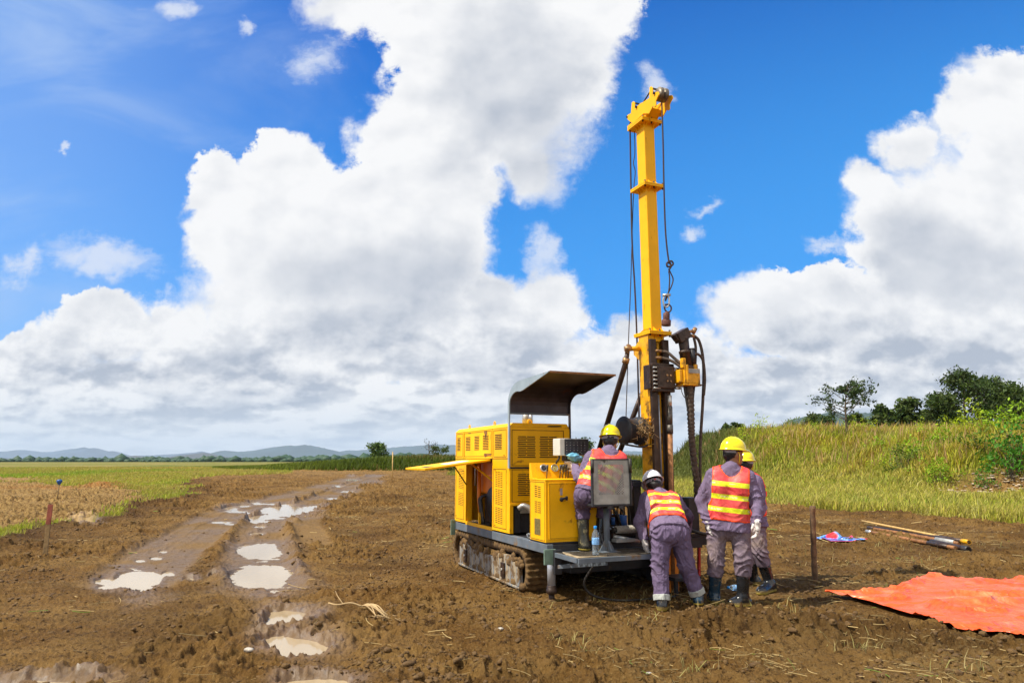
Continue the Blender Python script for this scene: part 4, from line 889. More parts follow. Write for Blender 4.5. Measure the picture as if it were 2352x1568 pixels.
    w = mt('winch_drum', MB().lathe([(.10, 0), (.165, .004), (.175, .02), (.175, .035), (.15, .04), (.15, .20), (.17, .21), (.17, .27)], n=28, c=(wx0, wy, wz), ax=(1, 0, 0)), 'black')
    rng = np.random.default_rng(5); hay = MB()
    for i in range(260):
        a = rng.normal(size=3)*np.array([.055, .015, .06])+np.array([1.215, -.168, wz-.0]); b = a+rng.normal(size=3)*.028; hay.tube([a, b], .0035, 4, False)
    mt('straw_clump', hay, mat('straw', (.34, .22, .10), .85, var=.3), parent=w)['kind'] = 'stuff'
    mt('winch_bracket', MB().box(1.275, 1.345, -.08, .08, 1.68, 2.0).box(1.262, 1.358, -.10, -.081, 1.665, 1.685).box(1.262, 1.358, -.10, -.081, 1.80, 1.82).box(1.262, 1.358, -.10, -.081, 1.995, 2.015), 'yellow_greasy', .005)
    mt('winch_hose', MB().tube(curve([(1.35, -.06, 1.70), (1.2, -.14, 1.665), (1.05, -.16, 1.675), (.92, -.13, 1.70)]), .012, 8), 'rubber')
    # lower equipment on the deck to the right of the seat
    mt('mast_foot', MB().box(1.46, 1.60, -.20, -.18, -.02, .42).box(1.44, 1.47, -.22, -.17, .30, .62), 'orange', .006)
    mt('mast_foot', MB().box(LX0, LX1, -.12, .12, .10, .449), 'black', .006)
    mt('side_beam', MB().box(1.62, 2.06, -.16, -.06, .50, .62).box(1.66, 2.06, -.20, -.161, .60, .64), 'black', .006)
    mt('equipment_box', MB().box(1.83, 1.98, -.14, .02, .64, 1.06), 'black', .006)
    mt('equipment_box', MB().box(1.04, 1.14, -.16, .0, .60, 1.28).box(1.02, 1.16, -.17, .01, 1.20, 1.26), 'black', .006)
    vb = mt('valve_bank', MB().box(.74, .98, -.10, .05, .60, .72).box(.72, 1.0, .02, .14, .74, .88), 'grease', .01)
    for i in range(6): mt('valve', MB().cyl((.74+i*.045, -.05, .88), (.74+i*.045, -.05, .97), .014, n=8).cyl((.74+i*.045, -.05, .97), (.74+i*.045, -.05, .985), .02, n=8), 'bronze', parent=vb)
    mt('filter_can', MB().cyl((.90, -.13, .76), (.90, -.13, .88), .045, n=16), 'blue'); mt('filter_can', MB().cyl((.76, -.13, .78), (.76, -.13, .86), .026, n=12), 'blue')
    sp = MB(); c = []
    for i in range(240): a = i*.42; c.append((.72+.26*i/240, -.25+.036*math.cos(a), .735+.036*math.sin(a)))
    sp.tube(c, .008, 6); mt('spring_guard', sp, 'coil'); mt('hose', MB().cyl((.68, -.25, .735), (1.0, -.25, .735), .026, n=12), 'rubber')
    mt('hydraulic_cylinder', MB().cyl((.70, -.24, .665), (1.0, -.30, .60), .022, n=12), 'silver'); mt('tool_tray', MB().box(.68, .93, -.33, -.22, .602, .64), 'galv', .005)
    for k in range(5): mt('hose', MB().tube(curve([(.60+.08*k, -.05, 1.0), (.66+.08*k, -.12, .84+.03*k), (.80+.05*k, -.15, .70), (1.0+.04*k, -.12, .64)]), .013, 8), 'rubber')
    mt('hose', MB().tube(curve([(1.7, -.18, .72), (1.85, -.28, .66), (2.0, -.30, .63), (2.1, -.2, .62)]), .02, 8), 'rubber')
    mt('hose', MB().tube(curve([(.40, -.50, .50), (.30, -.42, .36), (.24, -.36, .20), (.34, -.38, .08), (.6, -.45, .02), (1.0, -.5, .015), (1.3, -.52, .02)]), .013, 8), 'rubber')
    mt('clamp_table', MB().box(1.36, 1.72, -.45, -.19, .16, .20).box(1.40, 1.44, -.4, -.36, -.03, .16).box(1.64, 1.68, -.4, -.36, -.03, .16), 'black', .005)
    mt('side_strut', MB().bar((1.95, -.11, -.02), (1.98, -.11, .50), .03), 'redrub')
def L2(a, b): return W(1.48, a, b)
build_mast()

# ------------------------------------------------------------------ loose items round the rig
def thing(name, label, cat, loc, rz=0, group=None):
    return tag(empty(name, tuple(map(float, loc)), rz), label, cat, group)
def loose():
    # drill pipe standing beside the mast
    p0 = AT(1538, 1300, 8.33); p0 = np.array([AT(1539, 1200, 8.33)[0], 8.33, -.02]); top = AT(1538, 908, 8.33)
    t = thing('drill_pipe', 'long rusty drill pipe standing upright beside the mast', 'drill pipe', p0)
    d = (top-p0)
    def z(f): return tuple(d*f)
    MB().cyl((0, 0, 0), z(.80), .030, n=18).build('pipe', M['rust'], t)
    MB().cyl(z(.80), z(.845), .036, n=18).cyl(z(.845), z(.94), .032, n=18).build('tool_joint', mat('worn_pipe_joint', (.10, .09, .08), .5, metal=.5, var=.5, scale=20, dirt=(.4, .2, .03), damt=.2), t)
    MB().cyl(z(.94), z(1.0), .026, n=18).build('pin_end', M['silver'], t)
    # bottles
    clear = mat('clear_plastic', (.78, .86, .92), .06, var=.03, trans=.88, ior=1.2)
    lab = mat('blue_bottle_label', (.20, .42, .75), .4, var=.35, scale=40); capm = mat('blue_cap', (.01, .28, .75), .35)
    def bottle(label, loc, rot=(0, 0, 0)):
        b = thing('plastic_bottle', label, 'bottle', loc); b.rotation_euler = rot
        MB().lathe([(.012, 0), (.030, .002), (.033, .012), (.0315, .035), (.033, .05), (.0315, .08), (.033, .11), (.033, .145), (.030, .165), (.018, .19), (.0125, .20), (.0125, .212)], n=24).build('bottle_body', clear, b)
        MB().lathe([(.0335, .085), (.0340, .087), (.0340, .135), (.0335, .137)], n=24).build('bottle_label', lab, b)
        MB().lathe([(.0145, .208), (.015, .21), (.015, .226), (.013, .229)], n=16).build('cap', capm, b)
        return b
    b = bottle('clear water bottle with blue cap standing on the grating platform', W(.224, -.65, .531)); b.scale = (1.15, 1.15, 1.3)
    g = G(1690, 1360); b = bottle('clear water bottle with blue cap lying on the mud between rubber boots', (g[0]+.10, g[1], hz(g[0], g[1])+.042), (math.radians(-84), 0, math.radians(108)))
    # crumpled bottle on the deck
    b = thing('crushed_bottle', 'crushed clear plastic bottle lying on the deck below the engine housing', 'bottle', W(-.06, .38, .645), RA+1.2)
    v = []; f = []; n = 14; 
    for i in range(12):
        for k in range(n):
            a = 2*math.pi*k/n; r = .036*(1-.25*abs(i-5.5)/5.5)+.006*vnoise(i*.9, k*.9, s=3); v.append((-.09+.016*i, r*math.cos(a), r*math.sin(a)*.8))
    for i in range(11):
        for k in range(n): f.append((i*n+k, i*n+(k+1) % n, (i+1)*n+(k+1) % n, (i+1)*n+k))
    f += [list(range(n))[::-1], list(range(11*n, 12*n))]
    mk('bottle_body', np.array(v), f, clear, b)
    # blue gloves / rag by the monitor
    v = MB(); rg = np.random.default_rng(3)
    c = L(AT(1320, 1050, 7.98)); bm = bmesh.new(); bmesh.ops.create_icosphere(bm, subdivisions=4, radius=1)
    for q in bm.verts:
        n_ = 1+.35*vnoise(q.co.x*2.3, q.co.y*2.3, q.co.z*2.3, s=6)+.16*abs(vnoise(q.co.x*6, q.co.y*6, q.co.z*6, s=8)); q.co = Vector((q.co.x*.085*n_, q.co.y*.05*n_, q.co.z*.042*n_))
    me = bpy.data.meshes.new('plastic_bag'); bm.to_mesh(me); bm.free(); me.polygons.foreach_set('use_smooth', np.ones(len(me.polygons), bool)); me.materials.append(mat('light_blue_film', (.16, .46, .66), .35, var=.2, scale=20))
    o = bpy.data.objects.new('plastic_bag', me); COL.objects.link(o); w_ = W(*c); o.location = w_; o.rotation_euler = (0, .2, RA); tag(o, 'crumpled light blue plastic bag hanging under the control monitor', 'plastic bag')
    # stakes
    g = G(1873, 1340); z0 = hz(g[0], g[1]); top = AT(1866, 1161, g[1])
    t = MB(); pts = [np.array([0, 0, -.12]), np.array([.002, 0, .2]), np.array([(top[0]-g[0])*.45, .004, .45]), np.array([(top[0]-g[0])*.7, 0, .7]), np.array([top[0]-g[0], 0, top[2]-z0])]
    t.tube(curve(pts, 5), [.034+.004*math.sin(i*1.7) for i in range(21)], 9); o = t.build('wooden_stake', M['wood'], None); o.location = (g[0], g[1], z0); tag(o, 'dark bark-covered wooden stake standing in the mud beyond the workers', 'stake')
    g = G(103, 1275); z0 = hz(g[0], g[1]); top = AT(100, 1158, g[1]); H_ = top[2]-z0
    s = thing('survey_stake', 'flat survey stake with red upper half at the left mud edge', 'stake', (g[0], g[1], z0), .15)
    MB().box(-.035, .035, -.012, .012, -.12, H_*.60).build('lower_board', M['tanwood'], s, bevel=.003); MB().box(-.0352, .0352, -.0122, .0122, H_*.60, H_).build('painted_top', M['redwood'], s, bevel=.003)
    g = np.array([-8.3, 48.]); z0 = hz(*g); top = AT(902, 1037, 48.); 
    MB2 = MB().tube([(0, 0, -.2), (.02, 0, .8), (0, 0, top[2]-z0)], .035, 8).build('thin_pole', M['bamboo'], None); MB2.location = (top[0], 48., z0); tag(MB2, 'thin pale pole standing far off beside the end of the muddy track', 'pole')
    g = G(136, 1118); g = np.array([AT(136, 1110, 26.5)[0], 26.5]); z0 = hz(*g); top = AT(136, 1103, 26.5)
    s = thing('capped_marker', 'small blue cap on a thin stick in the left grass', 'marker', (g[0], g[1], z0))
    MB().cyl((0, 0, -.1), (0, 0, top[2]-z0-.03), .02, n=8).build('stick', M['tanwood'], s); MB().lathe([(.03, -.16), (.07, -.10), (.10, -.03), (.10, .0), (.05, .04)], c=(0, 0, top[2]-z0), n=14).build('blue_cap', M['blue'], s)
    # rods on the ground
    def rod(name, label, a, b, r, m, segs=None, za=.03, zb=.03, mid=None, cat='drill rod'):
        a = np.array([*a[:2], hz(*a[:2])+za]); b = np.array([*b[:2], hz(*b[:2])+zb]); t = thing(name, label, cat, a); d = b-a
        MB().tube([d*f for f in (0, .25, .5, .75, 1.)], r, 14).build('shaft' if m != 'bamboo' else 'pole', M[m], t)
        for f0, f1, rr, mm in (segs or []): MB().cyl(d*f0, d*f1, rr, n=14).build('joint', M[mm], t)
        return t
    rod('wooden_pole', 'pale slender wooden pole lying on top of the drill rods', G(1982, 1214), G(2160, 1248), .022, 'bamboo', za=.16, zb=.14, cat='pole')
    rod('drill_rod', 'rusty brown drill rod lying on the near side of the bundle', G(1998, 1228), G(2196, 1266), .034, 'rust', [(-.04, .03, .040, 'silver'), (.72, .93, .038, 'grease')], za=.05, zb=.05)
    rod('drill_rod', 'orange-brown drill rod lying in the middle of the bundle', G(2000, 1219), G(2205, 1258), .034, 'rust', [(-.03, .05, .042, 'rail'), (.78, .96, .046, 'galv')], za=.08, zb=.09)
    rod('drill_rod', 'dark drill rod with yellow end lying on the far side of the bundle', G(2010, 1218), G(2228, 1262), .034, 'rail', [(.94, 1.0, .040, 'yellow_greasy'), (.70, .94, .040, 'grease')], za=.06, zb=.08)
    rod('drill_rod', 'short grey core barrel lying at the right end of the rod bundle', G(2140, 1252), G(2226, 1270), .042, 'grease', [(.86, 1., .048, 'black')], za=.05, zb=.05)
    # crumpled blue and red sack
    c = G(1925, 1239); n = 34; vs = []; fs = []
    m = bpy.data.materials.new('printed_sack'); m.use_nodes = True; t = NT(m.node_tree); b = t.n('ShaderNodeBsdfPrincipled'); out = t.n('ShaderNodeOutputMaterial'); t.nt.links.new(b.outputs[0], out.inputs[0])
    tc = t.n('ShaderNodeTexCoord').outputs['Object']; xx, yy, _ = t.sep(tc)[:3]
    c1 = t.mix(t.smooth(t.noise(tc, 7, 4, .6), .50, .54), (.02, .07, .36), (.10, .30, .62)); c1 = t.mix(t.smooth(t.noise(tc, 26, 3, .6), .60, .64), c1, (.7, .75, .85))
    ed = t.m('MAXIMUM', t.m('MULTIPLY', t.m('ABSOLUTE', xx), 1/.40), t.m('MULTIPLY', t.m('ABSOLUTE', yy), 1/.36)); c1 = t.mix(t.smooth(ed, .90, .93), c1, (.62, .03, .06))
    c1 = t.mix(t.smooth(t.v('LENGTH', t.v('SUBTRACT', tc, (.0, .22, 0)), val=True), .15, .11), c1, (.75, .02, .02)); t.put(b.inputs['Base Color'], c1); b.inputs['Roughness'].default_value = .35
    for i in range(n):
        for k in range(n):
            u = (i/(n-1)-.5)*.80; v = (k/(n-1)-.5)*.70; fz = .03+.07*fbm(u*4, v*4, o=3, s=12)+.07*math.exp(-((u)**2+(v-.22)**2)/.012)
            vs.append((u+.05*vnoise(u*5, v*5, s=3)+.10*abs(v), v+.04*vnoise(u*5, v*5, s=5), max(fz, .02)))
    for i in range(n-1):
        for k in range(n-1): fs.append((i*n+k, (i+1)*n+k, (i+1)*n+k+1, i*n+k+1))
    o = mk('sack', np.array(vs), fs, m, smooth=True); o.location = (c[0], c[1], hz(c[0], c[1])); so = o.modifiers.new('t', 'SOLIDIFY'); so.thickness = .004; tag(o, 'crumpled blue printed sack with red edging on the mud', 'sack')
    # orange tarpaulin
    m = bpy.data.materials.new('orange_tarpaulin'); m.use_nodes = True; t = NT(m.node_tree); out = t.n('ShaderNodeOutputMaterial')
    b = t.n('ShaderNodeBsdfPrincipled'); b2 = t.n('ShaderNodeBsdfPrincipled'); ms = t.n('ShaderNodeMixShader'); gm = t.n('ShaderNodeNewGeometry')
    tc = t.n('ShaderNodeTexCoord').outputs['Object']; nn = t.noise(tc, 1.4, 6, .6)
    cc = t.mix(nn, (.80, .075, .008), (.88, .14, .028)); cc = t.mix(t.smooth(t.noise(tc, 2.6, 7, .7), .50, .70, 0, .7), cc, (.70, .27, .12)); cc = t.mix(t.smooth(t.noise(tc, 22, 2, .5), .76, .80), cc, (.15, .06, .03))
    t.put(b.inputs['Base Color'], cc); b.inputs['Roughness'].default_value = .30; b.inputs['Specular IOR Level'].default_value = .5
    t.put(b2.inputs['Base Color'], (.03, .07, .5)); b2.inputs['Roughness'].default_value = .4
    rn = lambda sc, ds: t.m('ABSOLUTE', t.m('SUBTRACT', t.noise(tc, sc, 3, .5, ds), .5)); wv = t.m('ADD', t.m('MULTIPLY', rn(1.6, 1.6), -4.), t.m('ADD', t.m('MULTIPLY', rn(4, .8), -.5), t.m('MULTIPLY', t.noise(tc, 30, 3, .6), .12))); bp = t.bump(wv, .75, .06); t.nt.links.new(bp, b.inputs['Normal'])
    t.nt.links.new(gm.outputs['Backfacing'], ms.inputs[0]); t.nt.links.new(b.outputs[0], ms.inputs[1]); t.nt.links.new(b2.outputs[0], ms.inputs[2]); t.nt.links.new(ms.outputs[0], out.inputs[0])
    near = [G(*q)[:2] for q in ((1895, 1367), (1950, 1378), (2000, 1390), (2060, 1410), (2110, 1427), (2150, 1438), (2200, 1452), (2270, 1463), (2352, 1472), (2500, 1490), (2650, 1500))]
    farp = [G(*q)[:2] for q in ((1896, 1366), (1960, 1368), (2030, 1362), (2085, 1352), (2118, 1338), (2150, 1332), (2185, 1342), (2230, 1344), (2300, 1341), (2420, 1330), (2600, 1335))]
    NU, NV = 220, 110; near = np.array(near); farp = np.array(farp); tt = np.linspace(0, 10, NU); k = np.arange(11)
    ne = np.c_[np.interp(tt, k, near[:, 0]), np.interp(tt, k, near[:, 1])]; fa = np.c_[np.interp(tt, k, farp[:, 0]), np.interp(tt, k, farp[:, 1])]
    s = np.linspace(0, 1, NV)[None, :, None]; XY = ne[:, None]*(1-s)+fa[:, None]*s; X = XY[..., 0].ravel(); Y = XY[..., 1].ravel()
    zg = terrain(X, Y)['h']; S = np.broadcast_to(s[..., 0], (NU, NV)).ravel()
    Z = .016+.020*np.abs(fbm(X*1.1+Y*.3, Y*1.9-X*.3, o=3, s=33))+.05*np.exp(-((Y-(7.35+.15*(X-4)))/.07)**2)*sst(X, 3.9, 4.6)+.03*sst(S, .72, 1)*np.exp(-((X-5.3)/.45)**2)+.02*sst(S, .8, 1)
    Z = Z+.035*np.exp(-((Y-(8.1-.35*(X-4.5)))/.06)**2)*sst(X, 4.3, 5.)
    Z = Z+.030*np.clip(1-np.abs(fbm(X*1.5+Y*.9, Y*2.4, o=3, s=61))*7, 0, 1)+.018*np.clip(1-np.abs(fbm(X*3.1-Y*1.2, Y*3.6, o=2, s=63))*6, 0, 1)*sst(fbm(X, Y, o=2, s=64), -.2, .2)+.012*np.exp(-(S/.03)**2)*np.sin(X*7)**2; zg = np.maximum(zg, .012)*.5+.012
    i = np.arange(NU-1)[:, None]*NV; j = np.arange(NV-1)[None]; F = np.stack([i+j, i+NV+j, i+NV+j+1, i+j+1], -1).reshape(-1, 4)
    c0 = np.array([4.6, 7.9, 0]); o = mk('tarpaulin', np.c_[X, Y, zg+Z]-c0, F, m, smooth=True, loc=c0); so = o.modifiers.new('t', 'SOLIDIFY'); so.thickness = .003; so.offset = -1; so.use_rim = True
    tag(o, 'bright orange plastic tarpaulin with a blue underside spread on the mud', 'tarpaulin')
    # uprooted dry plant and sticks
    g = G(830, 1405); z0 = hz(g[0], g[1]); t = MB(); rg = np.random.default_rng(11)
    for i in range(9):
        a = np.array([0, 0, .03]); b = np.array([.30+.05*rg.normal(), -.42+.07*rg.normal(), .025]); m_ = (a+b)/2+np.array([rg.normal()*.02, rg.normal()*.02, .05]); t.tube(curve([a, m_, b], 5), .006, 5)
        e = np.array([.34, -.5, .03]); q = e+rg.normal(size=3)*np.array([.08, .05, .02]); q[2] = max(q[2], .01); t.tube([b, q], .003, 4)
    t.tube(curve([(0, 0, .03), (-.12, .05, .05), (-.26, .06, .03), (-.36, .10, .04)], 5), .009, 6); t.tube(curve([(-.2, .055, .04), (-.28, .14, .10), (-.32, .2, .14)], 5), .004, 5)
    for i in range(25): q = np.array([.34, -.48, .02])+rg.normal(size=3)*np.array([.07, .045, .015]); t.tube([q, q+rg.normal(size=3)*np.array([.05, .05, .01])], .003, 4)
    o = t.build('uprooted_plant', mat('dry_stalk', (.36, .25, .12), .85, var=.3), None); o.location = (g[0], g[1], z0); tag(o, 'dry uprooted plant with splayed pale roots lying on the mud', 'dead plant')
loose()

# ------------------------------------------------------------------ people: distance fields meshed with surface nets
def rcone(P, a, b, ra, rb):
    a = np.asarray(a, float); b = np.asarray(b, float); ba = b-a; L2_ = max(ba@ba, 1e-9)
    t = np.clip(((P-a)@ba)/L2_, 0, 1); return np.linalg.norm(P-a-t[..., None]*ba, axis=-1)-(ra+(rb-ra)*t)
def ell(P, c, R, rad):
    q = (P-c)@R/rad; k = np.linalg.norm(q, axis=-1); return (k-1)*min(rad)
def smin(a, b, k):
    h = np.clip(.5+.5*(b-a)/k, 0, 1); return b+(a-b)*h-k*h*(1-h)
def sminl(l, k):
    r = l[0]
    for x in l[1:]: r = smin(r, x, k)
    return r
def nets(f, lo, hi, h):
    lo = np.asarray(lo, float); n = np.ceil((np.asarray(hi)-lo)/h).astype(int)+1
    K = 4; nc = (n+K-1)//K+1
    gc = np.stack(np.meshgrid(*[lo[i]+h*K*np.arange(nc[i]) for i in range(3)], indexing='ij'), -1)
    Fc = f(gc.reshape(-1, 3)).reshape(nc); near = np.abs(Fc) < h*K*2.6
    cell = np.zeros(tuple(nc-1), bool)
    for a in (0, 1):
        for b in (0, 1):
            for c in (0, 1): cell |= near[a:nc[0]-1+a, b:nc[1]-1+b, c:nc[2]-1+c]
    big = cell.repeat(K, 0).repeat(K, 1).repeat(K, 2); big = big[:n[0], :n[1], :n[2]]
    F = Fc.repeat(K, 0).repeat(K, 1).repeat(K, 2)[:n[0], :n[1], :n[2]].copy(); ii = np.nonzero(big)
    F[ii] = f(lo+h*np.stack(ii, -1)); S = F < 0
    C = [(i, j, k) for i in (0, 1) for j in (0, 1) for k in (0, 1)]
    m = tuple(x-1 for x in n); sl = lambda c: tuple(slice(c[a], c[a]+m[a]) for a in range(3))
    cnt = sum(S[sl(c)].astype(int) for c in C); act = (cnt > 0) & (cnt < 8)
    acc = np.zeros((*m, 3)); num = np.zeros(m)
    for c in C:
        for ax in range(3):
            if c[ax] == 0:
                d = list(c); d[ax] = 1; d = tuple(d); fa = F[sl(c)]; fb = F[sl(d)]; x = (fa < 0) != (fb < 0)
                t = np.where(x, fa/np.where(x, fa-fb, 1), 0); p = np.zeros((*m, 3)); 
                for q in range(3): p[..., q] = c[q]
                p[..., ax] = t; acc += p*x[..., None]; num += x
    idx = np.full(m, -1); idx[act] = np.arange(act.sum()); base = np.stack(np.nonzero(act), -1)
    V = lo+h*(base+acc[act]/num[act][:, None]); Q = []
    for ax in range(3):
        u, v = (ax+1) % 3, (ax+2) % 3
        sa = [slice(0, x) for x in n]; sb = [slice(0, x) for x in n]; sa[ax] = slice(0, n[ax]-1); sb[ax] = slice(1, n[ax])
        A = S[tuple(sa)]; B = S[tuple(sb)]; e = np.stack(np.nonzero(A != B), -1)
        ok = (e[:, u] > 0) & (e[:, v] > 0) & (e[:, u] < m[u]) & (e[:, v] < m[v]); e = e[ok]
        if not len(e): continue
        def I(du, dv): q = e.copy(); q[:, u] -= du; q[:, v] -= dv; return idx[q[:, 0], q[:, 1], q[:, 2]]
        q = np.stack([I(1, 1), I(0, 1), I(0, 0), I(1, 0)], -1); inside = A[tuple(e.T)]; q[~inside] = q[~inside][:, ::-1]; Q.append(q)
    Q = np.concatenate(Q); Q = Q[(Q >= 0).all(1)]
    return V, Q
def unit(v): v = np.asarray(v, float); return v/np.linalg.norm(v)
def vnormals(V, Q):
    a, b, c = V[Q[:, 0]], V[Q[:, 1]], V[Q[:, 2]]; n = np.cross(b-a, c-a); N = np.zeros_like(V)
    for k in range(4): np.add.at(N, Q[:, k], n)
    return N/np.maximum(np.linalg.norm(N, axis=1), 1e-9)[:, None]
skin = mat('skin', (.30, .145, .075), .5, var=.12, scale=12, bump=.05)
hairm = mat('black_hair', (.012, .010, .010), .45, var=.4, scale=60, bump=.4, bscale=160)
def cloth(name, col, dust=(.30, .24, .18), damt=.05):
    m = bpy.data.materials.new(name); m.use_nodes = True; t = NT(m.node_tree); tc = t.n('ShaderNodeTexCoord').outputs['Object']
    b = t.n('ShaderNodeBsdfPrincipled'); out = t.n('ShaderNodeOutputMaterial'); t.nt.links.new(b.outputs[0], out.inputs[0])
    n = t.noise(tc, 5, 5, .6); c = t.mix(t.smooth(n, .3, .7), tuple(x*.9 for x in col), tuple(x*1.08 for x in col))
    c = t.mix(t.smooth(t.noise(tc, 3.5, 4, .55), .60-damt, .85-damt, 0, .5), c, dust)
    t.put(b.inputs['Base Color'], c); b.inputs['Roughness'].default_value = .8; b.inputs['Specular IOR Level'].default_value = .15
    f1 = t.noise(t.v('MULTIPLY', tc, (1, 1, .7)), 8, 2, .5, 1.2); f2 = t.noise(tc, 90, 2, .6)
    t.nt.links.new(t.bump(t.m('ADD', t.m('MULTIPLY', f1, 2.4), t.m('MULTIPLY', f2, .04)), .6, .035), b.inputs['Normal']); return m
jk = cloth('grey_mauve_work_jacket', (.165, .125, .205), damt=.0); tr = cloth('grey_mauve_work_trousers', (.135, .100, .175), damt=.0); trd = cloth('dusty_work_trousers', (.17, .13, .165), (.33, .25, .18), .12)
cuffm = cloth('pale_turned_cuff', (.38, .40, .38))
glovem = cloth('white_cotton_glove', (.62, .58, .56), (.32, .22, .14), .10)
def bootmat(name, col):
    return mat(name, col, .16, var=.3, scale=9, bump=.25, bscale=22, dirt=(.20, .15, .09), damt=.14, dscale=7, low=(.05, (.26, .19, .07), .04), spec=.6)
bootk = bootmat('black_rubber_boot', (.014, .015, .018)); bootb = bootmat('dark_teal_rubber_boot', (.012, .035, .06)); bootmud = mat('muddy_rubber_boot', (.03, .03, .022), .22, var=.4, scale=9, bump=.3, dirt=(.30, .25, .12), damt=.26, dscale=9)
def vestmat():
    m = bpy.data.materials.new('red_mesh_reflective_vest'); m.use_nodes = True; t = NT(m.node_tree); tc = t.n('ShaderNodeTexCoord').outputs['Object']
    b = t.n('ShaderNodeBsdfPrincipled'); out = t.n('ShaderNodeOutputMaterial'); t.nt.links.new(b.outputs[0], out.inputs[0])
    w = t.attr('band'); e = t.attr('edge'); fold = t.noise(tc, 9, 4, .6, .8)
    c = t.mix(t.smooth(fold, .35, .65), (.66, .045, .05), (.82, .10, .085))
    c = t.mix(t.smooth(e, .020, .016), c, (.95, .075, .01))
    fr = t.m('FRACT', w); band = t.m('MULTIPLY', t.smooth(fr, .31, .33), t.smooth(fr, .71, .69)); sheen = t.m('MULTIPLY', t.smooth(fr, .42, .44), t.smooth(fr, .60, .58))
    inr = t.m('MULTIPLY', t.smooth(w, .02, .05), t.smooth(w, t.attr('nband'), t.m('SUBTRACT', t.attr('nband'), .05)))
    yc = t.mix(t.m('MULTIPLY', sheen, t.smooth(fold, .5, .62)), (.80, .86, .01), (.92, .93, .45))
    c = t.mix(t.m('MULTIPLY', band, inr), c, yc)
    t.put(b.inputs['Base Color'], c); b.inputs['Roughness'].default_value = .5
    t.nt.links.new(t.bump(fold, .5, .02), b.inputs['Normal']); return m
vestm = vestmat()
helmy = mat('glossy_yellow_helmet', (.86, .70, .004), .22, var=.03, coat=.3); helmw = mat('glossy_white_helmet', (.72, .72, .76), .22, var=.03, coat=.3); strapm = mat('helmet_harness', (.30, .31, .34), .5, var=.2)
def person(label, J, face, up, helmet, side='stand', vest=(.04, 3, .0), boots=(bootk, bootk), trm=tr, cuff=False, handdir=None, hem=.0, bend=0., scale=1., hair=True, vest_len=.0):
    J = {k: np.array(v, float) for k, v in J.items()}
    base = np.array([(J['anL']+J['anR'])[0]/2, (J['anL']+J['anR'])[1]/2, min(J['toeL'][2], J['toeR'][2])-.03])
    for k in J: J[k] = J[k]-base
    up = unit(up); face = unit(np.array(face)-up*(np.array(face)@up)); rt = np.cross(face, up); HR = np.stack([rt, face, up], 1)
    hd = J['head']; pel = (J['hipL']+J['hipR'])/2; chest = (J['shL']+J['shR'])/2; spine = unit(chest-pel); SL = np.linalg.norm(chest-pel)
    xa = unit(J['shR']-J['shL']); fw = unit(np.cross(spine, xa)); neck = chest+spine*.05+fw*.0
    w = .5*np.linalg.norm(J['shR']-J['shL'])
    hands = {}
    for s in 'LR':
        el, wr = J['el'+s], J['wr'+s]; d = unit(wr-el) if not handdir or s not in handdir else unit(handdir[s])
        out = unit(np.cross(d, fw if abs(d@fw) < .8 else up)); sd = 1 if s == 'L' else -1
        th = unit(fw-d*(d@fw)+.001) if abs(d@fw) < .9 else unit(up-d*(d@up)); pn = np.cross(d, th)*sd         # palm normal roughly towards the body
        hands[s] = (wr, d, th, pn)
    def fingers(P, e):
        l = []
        for s in 'LR':
            wr, d, th, pn = hands[s]
            l.append(sminl([rcone(P, wr+d*.01, wr+d*.045+th*.018, .024+e, .022+e), rcone(P, wr+d*.01, wr+d*.045-th*.018, .024+e, .021+e), rcone(P, wr+d*.04+th*.022, wr+d*.085+th*.026, .017+e, .013+e), rcone(P, wr+d*.04-th*.022, wr+d*.08-th*.026, .017+e, .012+e)], .015))
            for i, (o, ln) in enumerate(((.030, .070), (.011, .080), (-.010, .076), (-.030, .060))):
                a = wr+d*.085+th*o; b_ = a+d*ln*.45+pn*.010; c = b_+d*ln*.33+pn*(.018+.004*i); f = c+d*ln*.12+pn*.022
                l.append(sminl([rcone(P, a, b_, .0100+e, .0092+e), rcone(P, b_, c, .0092+e, .0085+e), rcone(P, c, f, .0085+e, .0072+e)], .005))
            a = wr+d*.03+th*.030; b_ = a+d*.035+th*.028+pn*.012; c = b_+d*.034+th*.006+pn*.014; l.append(sminl([rcone(P, a, b_, .0125+e, .0105+e), rcone(P, b_, c, .0105+e, .0085+e)], .006))
        return sminl(l, .010)
    def torso(P, e):
        l = []
        for s in (-1, 1):
            hp = J['hipL'] if s < 0 else J['hipR']; sh = J['shL'] if s < 0 else J['shR']
            l += [rcone(P, pel+(hp-pel)*.62, pel+spine*SL*.42+xa*s*w*.38, .118+e, .098+e), rcone(P, pel+spine*SL*.42+xa*s*w*.38, chest-spine*.10+xa*s*w*.52, .098+e, .112+e), rcone(P, chest-spine*.10+xa*s*w*.52, chest+xa*s*w*.80-spine*.01, .108+e, .058+e), rcone(P, chest+xa*s*w*.8-spine*.01, neck+spine*.02, .052+e, .050+e)]
        return sminl(l, .06)
    def arm(P, e, s):
        return sminl([rcone(P, J['sh'+s]-xa*(.02 if s == 'R' else -.02), J['el'+s], .056+e, .044+e*1.1), rcone(P, J['el'+s], J['wr'+s], .044+e*1.1, .030+e*.75)], .02)
    def leg(P, e, s, e2=None):
        e2 = e if e2 is None else e2
        return sminl([rcone(P, J['hip'+s], J['kn'+s], .090+e, .060+e), rcone(P, J['kn'+s], J['an'+s], .060+e, .040+e2)], .02)
